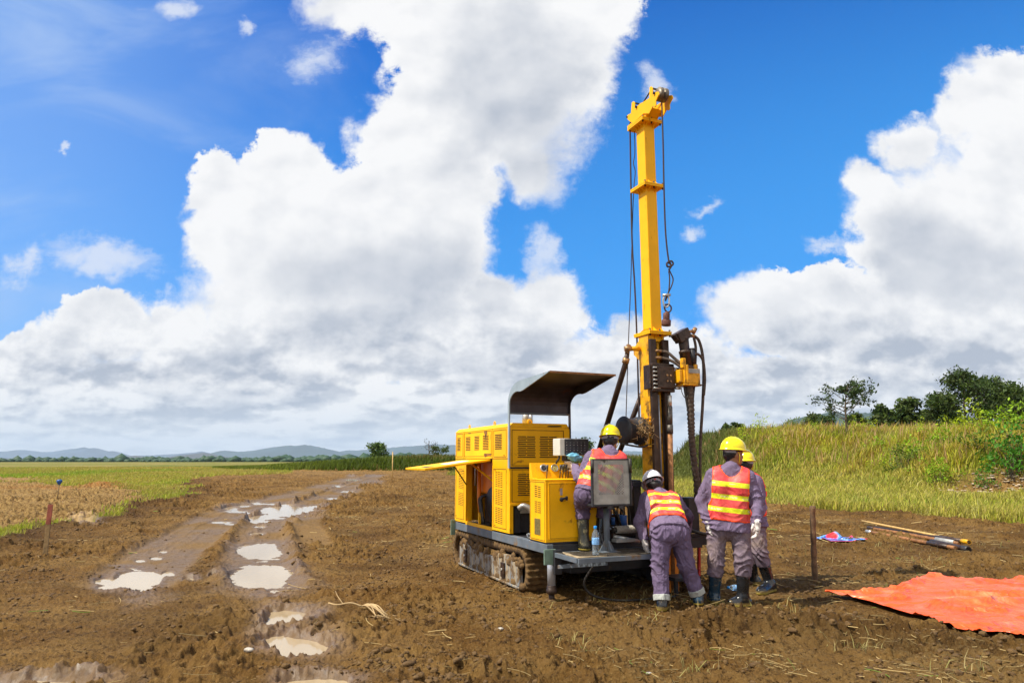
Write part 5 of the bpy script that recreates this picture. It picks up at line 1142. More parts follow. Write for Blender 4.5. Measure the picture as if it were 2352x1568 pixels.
    def foot(P, e, s):
        a, t = J['an'+s], J['toe'+s]; d = t-a; d[2] = 0; d = unit(d) if np.linalg.norm(d) > .02 else fw
        heel = np.array([a[0], a[1], 0])-d*.04+np.array([0, 0, J['toe'+s][2]+.012]); return sminl([rcone(P, a, heel, .042+e, .036+e), rcone(P, heel, t-d*.05, .036+e, .040+e), rcone(P, t-d*.05, t, .042+e, .030+e), rcone(P, a, t-d*.08, .042+e, .036+e)], .03)
    def head(P):
        q = hd
        l = [ell(P, q+up*.025-face*.012, HR, np.array([.077, .096, .105])), ell(P, q-up*.045+face*.018, HR, np.array([.060, .072, .075])), rcone(P, q-up*.085+face*.062, q-up*.085+face*.05, .024, .030)]
        h = sminl(l, .04)
        h = smin(h, rcone(P, q+face*.088+up*.005, q+face*.108-up*.028, .009, .013), .018)          # nose
        h = smin(h, rcone(P, q+face*.094-up*.056-rt*.018, q+face*.094-up*.056+rt*.018, .008, .008), .012)   # lips
        h = smin(h, rcone(P, q+face*.084+up*.030-rt*.035, q+face*.084+up*.030+rt*.035, .010, .010), .02)    # brow
        for s in (-1, 1):
            h = -smin(-h, rcone(P, q+face*.094+up*.008+rt*s*.030, q+face*.094+up*.008+rt*s*.034, .012, .012), .012)
            h = np.minimum(h, rcone(P, q+face*.080+up*.008+rt*s*.031, q+face*.080+up*.008+rt*s*.032, .012, .012))
            h = smin(h, rcone(P, q+rt*s*.078-face*.002+up*.018, q+rt*s*.078-face*.006-up*.022, .014, .010), .010)
        nk = rcone(P, neck-spine*.06, q-up*.06-face*.012, .060, .052)
        return smin(h, nk, .03)
    # --- body: one continuous mesh
    def body(P):
        l = [smin(torso(P, -.006), head(P), .03)]
        for s in 'LR': l += [arm(P, -.006, s), leg(P, -.008, s), foot(P, -.008, s)]
        b = sminl(l, .03); return smin(b, fingers(P, 0.), .010)
    allp = np.array(list(J.values())); lo = allp.min(0)-.24; hi = allp.max(0)+.24
    V, Q = nets(body, lo, hi, .0115)
    root = mk('person', V, Q, skin, smooth=True, loc=base); tag(root, label, 'person', 'workers in hard hats round the rig')
    def wrinkle(V, Q, amp, k=1.):
        N = vnormals(V, Q); z = V@spine
        sd = len(label) % 17; wv = fbm(V[:, 0]*4.5, V[:, 1]*4.5, V[:, 2]*3.2, o=2, s=sd); w2 = vnoise(V[:, 0]*3.1+7, V[:, 1]*3.1, V[:, 2]*2.6, s=sd+3)
        ph = V[:, 2]*9.5+V[:, 0]*3.5*np.sign(w2)+V[:, 1]*2.+wv*3.4; r = (1-np.abs(np.sin(ph*math.pi)))**1.6*1.9-.55; ph2 = V[:, 2]*3.0+V[:, 0]*8+V[:, 1]*6+wv*4.; r2 = (1-np.abs(np.sin(ph2*math.pi)))**2*1.4-.4
        boost = np.zeros(len(V))
        for j in ('elL', 'elR', 'knL', 'knR', 'anL', 'anR', 'wrL', 'wrR', 'hipL', 'hipR'): boost = np.maximum(boost, np.exp(-(np.linalg.norm(V-J[j], axis=1)/.13)**2))
        return V+N*(r*amp*(.16+1.05*boost)*sst(w2, -.6, .3)+r2*amp*.55*sst(-w2, -.3, .5))[:, None]
    def garment(name, f, lo, hi, m, h=.010, amp=.010, attrs=None):
        V, Q = nets(f, lo, hi, h); 
        if amp: V = wrinkle(V, Q, amp)
        return mk(name, V, Q, m, root, smooth=True, attrs=attrs(V) if attrs else None)
    pl, ph = lo, hi
    # --- jacket
    wl = J['wrL']; 
    def jacket(P):
        hp = pel-spine*(.015-hem); t = smin(torso(P, .024), rcone(P, J['hipL']*.7+pel*.3, J['hipR']*.7+pel*.3, .128, .128), .08)
        t = np.maximum(t, -((P-hp)@spine)+.0)
        a = []
        for s in 'LR':
            v = arm(P, .022, s); d = unit(J['wr'+s]-J['el'+s]); v = np.maximum(v, (P-J['wr'+s])@d+.004); a.append(v)
        col = rcone(P, neck+spine*.0, neck+spine*.045-fw*.01, .075, .070); t = smin(t, col, .03)
        j = sminl([t]+a, .035); return np.maximum(j, -head(P)+.004)
    garment('jacket', jacket, pl, ph, jk, amp=.012)
    # --- trousers
    tuck = not cuff
    def trousers(P):
        t = smin(rcone(P, J['hipL']*.75+pel*.25+spine*.02, J['hipR']*.75+pel*.25+spine*.02, .122, .122), torso(P, .006), .05); t = np.maximum(t, (P-pel-spine*.10)@spine)
        l = []
        for s in 'LR':
            kn, an = J['kn'+s], J['an'+s]; v = sminl([rcone(P, J['hip'+s], kn, .108, .088), rcone(P, kn, an, .088, .072)], .03)
            d = unit(an-kn); cut = (.30 if tuck else .02); stop = kn+(an-kn)*(.42 if tuck else .97); v = np.maximum(v, (P-stop)@d); l.append(v)
        return sminl([t]+l, .025)
    garment('trousers', trousers, pl, [ph[0], ph[1], ph[2]], trm, amp=.014)
    if cuff:
        for s in 'LR':
            kn, an = J['kn'+s], J['an'+s]; d = unit(an-kn); c = kn+(an-kn)*.93
            def cf(P, c=c, d=d): return np.maximum(np.maximum(rcone(P, c-d*.06, c+d*.06, .086, .084), np.abs((P-c)@d)-.030), -rcone(P, c-d*.1, c+d*.1, .066, .066))
            garment('cuff', cf, c-.13, c+.13, cuffm, h=.007, amp=.004)
    for i, s in enumerate('LR'):
        kn, an, to = J['kn'+s], J['an'+s], J['toe'+s]; d = unit(an-kn); top = kn+(an-kn)*(.30 if tuck else .55)
        def bt(P, kn=kn, an=an, s=s, d=d, top=top):
            sh = np.maximum(rcone(P, top, an, .074, .056), -(P-top)@d); v = smin(sh, foot(P, .012, s), .03)
            v = np.maximum(v, -np.maximum(rcone(P, top-d*.02, kn+(an-kn)*.6, .068, .06), (P-(top+d*.05))@d)); return np.maximum(v, -(P[:, 2]-to[2]+.030))
        bo = np.array([top, an, to]); b = garment('rubber_boot', bt, bo.min(0)-.14, bo.max(0)+.14, boots[i], h=.008, amp=.0)
        zz = to[2]-.030
        def so(P, s=s, zz=zz): return np.maximum(foot(P, .016, s), np.abs(P[:, 2]-zz-.009)-.010)
        V, Q = nets(so, bo.min(0)-.14, bo.max(0)+.14, .008); mk('sole', V, Q, mat('tan_boot_sole', (.30, .23, .03), .7, var=.3) if i == 0 and not root.get('_s') else bpy.data.materials.get('tan_boot_sole'), b, smooth=True)
    # --- gloves
    for s in 'LR':
        wr, d, th, pn = hands[s]
        def gf(P, s=s, wr=wr, d=d): return smin(np.maximum(fingers(P, .0035), np.linalg.norm(P-wr-d*.07, axis=-1)-.14), rcone(P, wr-d*.02, wr+d*.01, .036, .032), .01)
        garment('glove', gf, wr+d*.07-.14, wr+d*.07+.14, glovem, h=.0055, amp=.0)
    # --- vest
    v0, nb, up0 = vest; top_ = SL
    def vclip(P):
        z = (P-pel)@spine; x = np.abs((P-pel)@xa-z*(spine@xa)); y = (P-pel)@fw
        return [v0-z, x-(w*.97+.06*np.clip((SL*.55-z)/.25, 0, 1)), .112-np.linalg.norm(P-(neck+spine*.03-fw*.02), axis=-1)]
    def vest_f(P):
        t = np.maximum(torso(P, .038), -torso(P, .018)); 
        for c in vclip(P): t = np.maximum(t, c)
        return t
    def vat(V):
        z = (V-pel)@spine; c = np.max(np.stack(vclip(V)), 0); b = (z-v0-up0)/((SL-.02-v0-up0)/nb); return dict(band=b, edge=-c, nband=np.full(len(V), 3.02))
    def vf(P): return vest_f(P)
    V, Q = nets(vf, pl, ph, .010); V = wrinkle(V, Q, .010); mk('safety_vest', V, Q, vestm, root, smooth=True, attrs=vat(V))
    # --- helmet
    hb = MB(); nA, nR = 40, 14; vs = []; fs = []
    for i in range(nR+1):
        a = math.pi/2*i/nR
        for k in range(nA):
            th = 2*math.pi*k/nA; r = math.cos(a); x = .112*r*math.sin(th); y = .142*r*math.cos(th)-.0; z = .125*math.sin(a)**.95
            rid = math.exp(-(x/.016)**2)*.010*min(1, 1.6*math.sin(a))+.004*(math.exp(-((abs(x)-.045)/.012)**2))*min(1, 1.5*math.sin(a)); z += rid; vs.append((x, y, z))
    for i in range(nR):
        for k in range(nA): fs.append((i*nA+k, i*nA+(k+1) % nA, (i+1)*nA+(k+1) % nA, (i+1)*nA+k))
    b0 = len(vs)
    for k in range(nA):
        th = 2*math.pi*k/nA; c = math.cos(th); e = .020+.030*max(0, c)**2; vs.append(((.112+e*.8)*math.sin(th), (.142+e)*c, -.010-.012*max(0, c)))
    for k in range(nA): fs.append((k, b0+k, b0+(k+1) % nA, (k+1) % nA))
    hc = hd+up*.058-face*.004; hv = [hc+rt*x+face*y+up*z for x, y, z in vs]
    ho = mk('hard_hat', np.array(hv), fs, helmet, root, smooth=True); so = ho.modifiers.new('t', 'SOLIDIFY'); so.thickness = .004; so.offset = 0
    bm = bmesh.new(); bm.from_mesh(ho.data); bmesh.ops.recalc_face_normals(bm, faces=bm.faces); bm.to_mesh(ho.data); bm.free()
    st = MB(); ring = [hc+rt*.094*math.sin(a)+face*.112*math.cos(a)-up*.028 for a in np.linspace(math.pi*.55, math.pi*1.45, 16)]
    for a, b_ in zip(ring[:-1], ring[1:]): st.bar(a, b_, .004, .030, up=up)
    st.build('harness', strapm, ho); c = hc-face*.114-up*.028
    if helmet is helmw: MB().lathe([(.010, 0), (.009, .006)], n=14, c=c, ax=-face).build('ratchet_knob', M['redrub'], ho)
    ch = [hc+rt*.078-up*.03+face*.02, hc+rt*.082-up*.10+face*.03, hd-up*.125+face*.045, hc-rt*.082-up*.10+face*.03, hc-rt*.078-up*.03+face*.02]
    MB().tube(curve(ch, 6), .005, 6).build('chin_strap', helmet if helmet is helmy else strapm, ho)
    if hair:
        def hf(P):
            v = ell(P, hd+up*.022-face*.020, HR, np.array([.084, .098, .100])); v = smin(v, rcone(P, hd-face*.07-up*.02, hd-face*.055-up*.085, .045, .030), .03)
            q = (P-hd)@face; z = (P-hd)@up; return np.maximum(np.maximum(v, q-.018-.5*np.maximum(z-.0, 0)), -(z+.105))
        V, Q = nets(hf, hd-.19, hd+.19, .008); N = vnormals(V, Q); V = V+N*(vnoise(V[:, 0]*60, V[:, 1]*60, V[:, 2]*22, s=2)*.004)[:, None]; mk('hair', V, Q, hairm, root, smooth=True)
    return root
def people():
    Wp = lambda x, y, Y: AT(x, y, Y)
    # standing worker, back to the camera, looking right
    J = dict(head=Wp(1685, 1043, 7.62), shL=Wp(1634, 1092, 7.62), shR=Wp(1722, 1096, 7.52), elL=Wp(1610, 1150, 7.68), elR=Wp(1739, 1152, 7.46), wrL=Wp(1626, 1203, 7.58), wrR=Wp(1740, 1203, 7.34),
             hipL=Wp(1646, 1215, 7.62), hipR=Wp(1698, 1213, 7.56), knL=Wp(1644, 1290, 7.60), knR=Wp(1707, 1286, 7.50), anL=Wp(1641, 1368, 7.66), anR=Wp(1706, 1366, 7.52), toeL=Wp(1634, 1376, 7.84), toeR=Wp(1680, 1387, 7.50))
    J['anL'][2] = .09; J['anR'][2] = .09; J['toeL'][2] = .035; J['toeR'][2] = .035
    person('worker in yellow hard hat standing upright with his back turned, beside the bent worker', J, (.97, .20, -.22), (.05, .0, 1), helmy, vest=(.09, 2.95, .05), boots=(bootb, bootk), trm=trd, handdir=dict(R=(.05, .25, -1), L=(.25, .0, -1)))
    # fourth worker behind him
    J = dict(head=Wp(1712, 1067, 8.45), shL=Wp(1702, 1108, 8.62), shR=Wp(1736, 1106, 8.30), elL=Wp(1712, 1160, 8.70), elR=Wp(1746, 1160, 8.25), wrL=Wp(1722, 1200, 8.55), wrR=Wp(1738, 1200, 8.10),
             hipL=Wp(1718, 1204, 8.52), hipR=Wp(1736, 1204, 8.36), knL=Wp(1722, 1262, 8.66), knR=Wp(1745, 1268, 8.30), anL=Wp(1730, 1322, 8.78), anR=Wp(1768, 1330, 8.32), toeL=Wp(1718, 1330, 8.82), toeR=Wp(1744, 1350, 8.14))
    for k in ('anL', 'anR'): J[k][2] = .09
    for k in ('toeL', 'toeR'): J[k][2] = .035
    person('worker in yellow hard hat mostly hidden behind the upright worker', J, (.35, .93, -.1), (.0, .0, 1), helmy, vest=(.10, 3.2, .06), boots=(bootk, bootk), trm=trd, handdir=dict(R=(-.5, -.2, -1)))
    # bending worker in white helmet
    J = dict(head=Wp(1501, 1116, 8.02), shL=Wp(1482, 1146, 7.86), shR=Wp(1554, 1151, 7.84), elL=Wp(1470, 1198, 7.74), elR=Wp(1578, 1185, 7.96), wrL=Wp(1481, 1242, 7.66), wrR=Wp(1579, 1214, 8.15),
             hipL=Wp(1520, 1226, 7.42), hipR=Wp(1560, 1224, 7.44), knL=Wp(1515, 1300, 7.42), knR=Wp(1576, 1296, 7.48), anL=Wp(1520, 1372, 7.33), anR=Wp(1602, 1364, 7.50), toeL=Wp(1526, 1400, 7.22), toeR=Wp(1610, 1386, 7.52))
    J['anL'][2] = .10; J['anR'][2] = .13; J['toeL'] = J['anL']+np.array([.03, .12, 0]); J['toeR'] = J['anR']+np.array([.02, .14, 0]); J['toeL'][2] = .035; J['toeR'][2] = .06
    person('worker in white hard hat bending forward at the foot of the mast', J, (-.03, .85, -.52), (-.10, .46, .88), helmw, vest=(.13, 2.95, .03), boots=(bootk, bootb), trm=tr, cuff=True, handdir=dict(L=(.15, .05, -1), R=(0, .5, -.8)))
    # operator on the seat
    P = lambda x, y, yc: (lambda d: (lambda t: np.array([0, 0, CAMH])+t*d)(((RO@REY+yc)-0)/(d[:2]@REY)))(ray(x, y))
    J = dict(head=P(1402, 1012, -.32), shL=P(1356, 1052, -.36), shR=P(1429, 1056, -.44), elL=P(1334, 1098, -.30), elR=P(1436, 1118, -.42), wrL=P(1319, 1072, -.06), wrR=P(1412, 1130, -.18),
             hipL=P(1342, 1142, -.44), hipR=P(1382, 1144, -.46), knL=P(1337, 1158, -.19), knR=P(1388, 1160, -.19), anL=P(1341, 1240, -.24), anR=P(1377, 1236, -.20), toeL=P(1341, 1254, -.20), toeR=P(1376, 1250, -.18))
    for k in ('anL', 'anR'): J[k][2] = .53+.10
    e = np.array([REY[0], REY[1], 0]); J['toeL'] = J['anL']+e*.06; J['toeR'] = J['anR']+e*.06; J['toeL'][2] = J['toeR'][2] = .53+.035
    for k in ('hipL', 'hipR'): J[k][2] = 1.13
    for k in ('knL', 'knR'): J[k][2] = 1.02
    person('worker in yellow hard hat seated at the control console, seen from behind', J, (.25, .93, -.30), (.02, .12, 1), helmy, vest=(.03, 3.5, .04), boots=(bootmud, bootk), trm=tr, handdir=dict(L=(-.2, .8, .2), R=(-.3, .9, -.1)), hair=True)
people()

# ------------------------------------------------------------------ vegetation
def leafmat(name, rough=.6, trans=.35, hue=None):
    m = bpy.data.materials.new(name); m.use_nodes = True; t = NT(m.node_tree); out = t.n('ShaderNodeOutputMaterial')
    b = t.n('ShaderNodeBsdfPrincipled'); tr_ = t.n('ShaderNodeBsdfTranslucent'); ms = t.n('ShaderNodeMixShader'); c = t.attr('tint', 'Color')
    if hue: c = t.mix(t.noise(t.n('ShaderNodeTexCoord').outputs['Object'], 1.2, 3, .6), tuple(x*.8 for x in hue), tuple(x*1.3 for x in hue))
    t.put(b.inputs['Base Color'], c); b.inputs['Roughness'].default_value = rough; b.inputs['Specular IOR Level'].default_value = .25; t.put(tr_.inputs[0], c)
    ms.inputs[0].default_value = trans; t.nt.links.new(b.outputs[0], ms.inputs[1]); t.nt.links.new(tr_.outputs[0], ms.inputs[2]); t.nt.links.new(ms.outputs[0], out.inputs[0]); return m
GM = leafmat('grass_blades')
def blades(name, x, y, z, hgt, wid, col, label, cat, lean=.35, wind=(.25, -.05)):
    n = len(x); rg = np.random.default_rng(n); a = rg.uniform(0, 2*math.pi, n); b = rg.uniform(0, 2*math.pi, n); l = hgt*rg.uniform(.1, lean*2, n)
    dx = np.cos(a)*l+wind[0]*hgt*.5; dy = np.sin(a)*l+wind[1]*hgt*.5; wx = np.cos(b)*wid/2; wy = np.sin(b)*wid/2; lean = lean*1.3
    P = np.zeros((n, 5, 3)); base = np.stack([x, y, z-.02], -1)
    P[:, 0] = base-np.stack([wx, wy, 0*wx], -1); P[:, 1] = base+np.stack([wx, wy, 0*wx], -1)
    mid = base+np.stack([dx*.35, dy*.35, hgt*.6], -1); P[:, 2] = mid+np.stack([wx, wy, 0*wx], -1)*.8; P[:, 3] = mid-np.stack([wx, wy, 0*wx], -1)*.8; P[:, 4] = base+np.stack([dx, dy, hgt*np.sqrt(np.clip(1-(l/hgt)**2*.5, .3, 1))], -1)
    F = (np.arange(n)[:, None, None]*5+np.array([[0, 1, 2], [0, 2, 3], [3, 2, 4]])[None]).reshape(-1, 3)
    o = mk(name, P.reshape(-1, 3), F, GM, smooth=False, attrs=dict(tint=np.repeat(col, 5, 0))); tag(o, label, cat, kind='stuff'); return o
def mixc(cols, w):
    cols = np.array(cols); w = np.asarray(w); return (cols[None]*w[..., None]).sum(1)/w.sum(1)[:, None]
def grass():
    rg = np.random.default_rng(42)
    # right field, hill and everything behind the rig
    n = 620000; az = rg.uniform(-.10, .70, n); r = np.exp(rg.uniform(math.log(14), math.log(115), n)); x = r*np.sin(az)/np.cos(az)**0; y = r*np.cos(az)
    T = terrain(x, y); keep = rg.uniform(0, 1, n) < T['grassy']*np.where(T['hill'] > .3, 1, .8); k = keep & (T['berm'] < .25); 
    x, y, r = x[k], y[k], r[k]; h = T['h'][k]; hill = T['hill'][k]; n = len(x)
    p1 = fbm(x*.22, y*.22, o=4, s=101); p2 = fbm(x*.5, y*.5, o=3, s=103); p3 = vnoise(x*2.5, y*2.5, s=105); hl = sst(hill, .3, 1.6)
    w = np.stack([.55+sst(p1, -.1, .4)*1.5*hl+.6*sst(p3, 0, .5), (1-hl)*1.5+.65+sst(-p1, -.1, .3)*.7, sst(p2, -.05, .35)*1.3*hl+.1, sst(-p2, 0, .4)*1.4+.28, (1-hl)*.5*sst(p3, .0, .5)+.05], -1)*rg.uniform(.25, 1.75, (n, 5))**3
    col = mixc([(.42, .46, .014), (.48, .39, .09), (.40, .22, .035), (.19, .30, .012), (.58, .52, .22)], w)*rg.uniform(.5, 1.3, (n, 1))
    hgt = (.26+.34*hl+.10*p2)*rg.uniform(.5, 1.35, n)*np.where(rg.uniform(0, 1, n) < .05, 1.6, 1); hgt = np.maximum(hgt, .1)
    edge = T['grassy'][k]; hgt *= .45+.55*sst(edge, .3, .95)
    far = sst(x-y*.42, -2, -9)*sst(y, 42, 60); col = col*(1-far[:, None])+far[:, None]*np.array([.13, .15, .03])*rg.uniform(.6, 1.3, (n, 1)); hgt = hgt*(1+far*.4)
    blades('tall_grass', x, y, h, hgt, np.maximum(.007, r*.00105), col, 'tall yellow green and straw coloured grass over the right bank and field', 'grass')
    # seed plumes on the bank
    n = 9000; az = rg.uniform(.25, .68, n); r = np.exp(rg.uniform(math.log(26), math.log(75), n)); x = r*np.sin(az); y = r*np.cos(az); T = terrain(x, y); k = (T['hill'] > 1.) & (T['grassy'] > .5) & (rg.uniform(0, 1, n) < .5)
    x, y, r, h = x[k], y[k], r[k], T['h'][k]; n = len(x); blades('grass_plumes', x, y, h+.25, rg.uniform(.4, .95, n), np.maximum(.02, r*.0011), mixc([(.42, .22, .10), (.5, .36, .16)], rg.uniform(.1, 1, (n, 2))), 'reddish dry seed plumes standing above the bank grass', 'grass', .2)
    # left field
    n = 300000; az = rg.uniform(-.70, -.06, n); r = np.exp(rg.uniform(math.log(9), math.log(190), n)); x = r*np.sin(az); y = r*np.cos(az); T = terrain(x, y); k = (rg.uniform(0, 1, n) < T['grassy']*(1-T['sand'])) & (T['berm'] < .25)
    x, y, r, h = x[k], y[k], r[k], T['h'][k]; n = len(x); p1 = fbm(x*.10, y*.06, o=4, s=111); p3 = vnoise(x*1.5, y*1.0, s=113); fy = sst(y, 40, 110)
    w = np.stack([.8+.8*p3, .25+sst(p1, .0, .4)*1.6+.5*fy, .25+1.7*sst(-p1, .0, .35)*sst(y, 25, 45), .3+.6*fy], -1)*rg.uniform(.3, 1.7, (n, 4))**2
    col = mixc([(.38, .44, .02), (.46, .34, .09), (.15, .36, .006), (.40, .26, .09)], np.maximum(w, .01))*rg.uniform(.75, 1.2, (n, 1))
    blades('field_grass', x, y, h, np.maximum(.06, (.15+.05*p1+.10*sst(y, 25, 60))*rg.uniform(.5, 1.3, n)), np.maximum(.007, r*.0012), col, 'green and straw coloured grass of the flat left field', 'grass')
    # berm behind the track
    n = 150000; x = rg.uniform(-62, 40, n); y = rg.uniform(92, 130, n); T = terrain(x, y); k = (T['berm'] > .12) & (rg.uniform(0, 1, n) < .9); x, y, h, b = x[k], y[k], T['h'][k], T['berm'][k]; n = len(x)
    pale_left = sst(x, -22, -40); tp = sst(b, 1.2, 1.8)*rg.uniform(0, 1.6, n); col = mixc([(.085, .125, .012), (.28, .16, .07), (.26, .29, .03)], np.stack([(1-tp).clip(.05), tp, pale_left*1.5*rg.uniform(0, 1, n)+.05], -1))*rg.uniform(.6, 1.4, (n, 1))  # paler yellow-green share grows towards the left end
    blades('reed_grass', x, y, h, (.45+.45*sst(x, -45, -15))*rg.uniform(.5, 1.3, n), np.full(n, .13), col, 'dark green reed grass on the low ridge beyond the track', 'grass', .2)
    # scattered green and straw wisps on the mud + straw litter
    n = 20000; az = rg.uniform(-.64, .64, n); r = np.exp(rg.uniform(math.log(3.4), math.log(26), n)); x = r*np.sin(az); y = r*np.cos(az); T = terrain(x, y)
    cs = sst(fbm(x*2.1, y*2.1, o=3, s=301), -.05, .35); k = rg.uniform(0, 1, n) < (.05+1.3*T['straw'])*(.35+1.2*cs)*(.5+.5*sst(r, 5, 9))*(1-T['grassy'])*(1-T['pm'])*(1-.8*T['smooth']); x, y, r, h = x[k], y[k], r[k], T['h'][k]; n = len(x); V = []; Fc = []; C = []
    for i in range(n):
        L_ = .03+.20*rg.uniform()**2.2*(1 if rg.uniform() < .95 else 2.0); a = rg.uniform(0, math.pi*2); w_ = max(.0018, r[i]*.00046)*rg.uniform(.6, 1.3); up = rg.uniform(0, .35)**2*2; cv = rg.normal()*.22; pts = []
        for k2 in range(4): s = k2/3-.5; pts.append((x[i]+math.cos(a)*s*L_-math.sin(a)*cv*L_*s*s*2, y[i]+math.sin(a)*s*L_+math.cos(a)*cv*L_*s*s*2, h[i]+.012+up*L_*(s+.5)))
        b0 = len(V); d = np.array([-math.sin(a), math.cos(a), 0])*w_
        for p in pts: V += [tuple(np.array(p)-d), tuple(np.array(p)+d), tuple(np.array(p)+np.array([0, 0, w_*1.4]))]
        for k2 in range(3):
            q = b0+k2*3
            for e, f in ((0, 1), (1, 2), (2, 0)): Fc.append((q+e, q+f, q+3+f, q+3+e))
        c = np.array([.50, .37, .16])*rg.uniform(.35, 1.35) if rg.uniform() < .95 else np.array([.2, .3, .05]); C += [c]*12
    o = mk('straw_litter', np.array(V), np.array(Fc), GM, attrs=dict(tint=np.array(C))); tag(o, 'loose dry straw scattered over the mud', 'straw', kind='stuff')
    # upright tufts
    tx = []; 
    for (px_, py_, m_, sp) in ((1560, 1385, 60, .22), (1425, 1375, 50, .25), (1310, 1475, 24, .10), (1480, 1448, 34, .13), (1690, 1405, 22, .10), (2120, 1295, 70, .22), (2040, 1265, 60, .3), (1850, 1262, 60, .4), (2240, 1255, 40, .3), (1960, 1500, 40, .12), (1820, 1410, 30, .12), (1640, 1430, 40, .16), (2220, 1560, 24, .12), (1600, 1550, 22, .09), (1350, 1500, 12, .05), (1240, 1400, 14, .06), (1920, 1300, 50, .35)):
        g = G(px_, py_); tx.append((g[0]+rg.normal(size=m_)*sp, g[1]+rg.normal(size=m_)*sp*.8))
    x = np.concatenate([a for a, _ in tx]); y = np.concatenate([b for _, b in tx]); T = terrain(x, y); n = len(x); gcol = mixc([(.44, .34, .15), (.20, .30, .03)], np.stack([rg.uniform(.3, 1, n), rg.uniform(0, .6, n)**1.5], -1))
    blades('grass_tufts', x, y, T['h'], rg.uniform(.03, .17, n), np.full(n, .006), gcol, 'torn grass tufts sticking out of the mud', 'grass', .9)
grass()
def clods():
    rg = np.random.default_rng(9); bm = bmesh.new(); bmesh.ops.create_icosphere(bm, subdivisions=2, radius=1); bv = np.array([v.co[:] for v in bm.verts]); bf = np.array([[v.index for v in f.verts] for f in bm.faces]); bm.free()
    n = 46000; az = rg.uniform(-.66, .66, n); r = np.exp(rg.uniform(math.log(3.3), math.log(22), n)); x = r*np.sin(az); y = r*np.cos(az); T = terrain(x, y)
    cl = sst(fbm(x*1.3, y*1.3, o=3, s=201), -.15, .35); k = rg.uniform(0, 1, n) < (T['rough']*(.05+.8*cl)+.9*T['dug']+.6*T['wind'])*(1-T['grassy'])*(1-T['pm']); x, y, h, r = x[k], y[k], T['h'][k], r[k]; n = len(x)
    s = np.exp(rg.normal(size=n)*.62)*.0068*(1+r*.035); s = np.clip(s, .003, .030); V = np.zeros((n, len(bv), 3))
    for v in range(len(bv)):
        b = bv[v]; nn = 1+.45*vnoise(b[0]*1.7+x*31, b[1]*1.7+y*29, b[2]*1.7+s*900, s=7); V[:, v] = b[None]*(nn+.22*vnoise(b[0]*4+x*17, b[1]*4+y*13, b[2]*4, s=9))[:, None]
    a = rg.uniform(0, 6.28, n); ca, sa = np.cos(a), np.sin(a); sx = rg.uniform(.8, 1.4, n); X = V[..., 0]*sx[:, None]; Y = V[..., 1]
    V = np.stack([(X*ca[:, None]-Y*sa[:, None])*s[:, None]+x[:, None], (X*sa[:, None]+Y*ca[:, None])*s[:, None]+y[:, None], V[..., 2]*s[:, None]*.75+(h+s*.1)[:, None]], -1)
    F = (np.arange(n)[:, None, None]*len(bv)+bf[None]).reshape(-1, 3); o = mk('mud_clods', V.reshape(-1, 3), F, M['mud'], smooth=True); tag(o, 'small clods of churned brown mud', 'mud clods', kind='stuff')
    # pale stones
    st = mat('pale_stone', (.42, .38, .32), .7, var=.3, scale=30, bump=.4); lb = ['small white stone lying left of the crawler track', 'small pale stone near the lower middle of the mud', 'pale flat stone between the tarpaulin and the dark earth heap', 'grey stone near the lower left puddle']
    for i, (px_, py_, sz) in enumerate(((1150, 1445, .022), (1490, 1554, .018), (2143, 1420, .028), (570, 1520, .03))):
        g = G(px_, py_); v = bv*(1+.3*vnoise(bv[:, 0]*1.5+i, bv[:, 1]*1.5, bv[:, 2]*1.5, s=3))[:, None]*np.array([1.3, .9, .6])*sz; o = mk('stone', v, bf, st, smooth=True, loc=(g[0], g[1], hz(g[0], g[1])+sz*.3)); tag(o, lb[i], 'stone', 'pale stones on the mud')
    # rubble on the slope scar
    n = 420; x = SCAR[0]+rg.normal(size=n)*2.0+.3; y = SCAR[1]+rg.normal(size=n)*1.1; T = terrain(x, y); s = np.exp(rg.normal(size=n)*.4)*.05; V = bv[None]*(1+.35*rg.normal(size=(n, len(bv), 1))*.5)*s[:, None, None]*np.array([1.4, 1, .5])+np.stack([x, y, T['h']+.02], -1)[:, None]
    o = mk('rubble', V.reshape(-1, 3), (np.arange(n)[:, None, None]*len(bv)+bf[None]).reshape(-1, 3), mat('pale_rubble', (.36, .29, .20), .85, var=.5, scale=2), smooth=False); tag(o, 'pale stones and dry litter on the bare patch of the bank', 'rubble', kind='stuff')
clods()
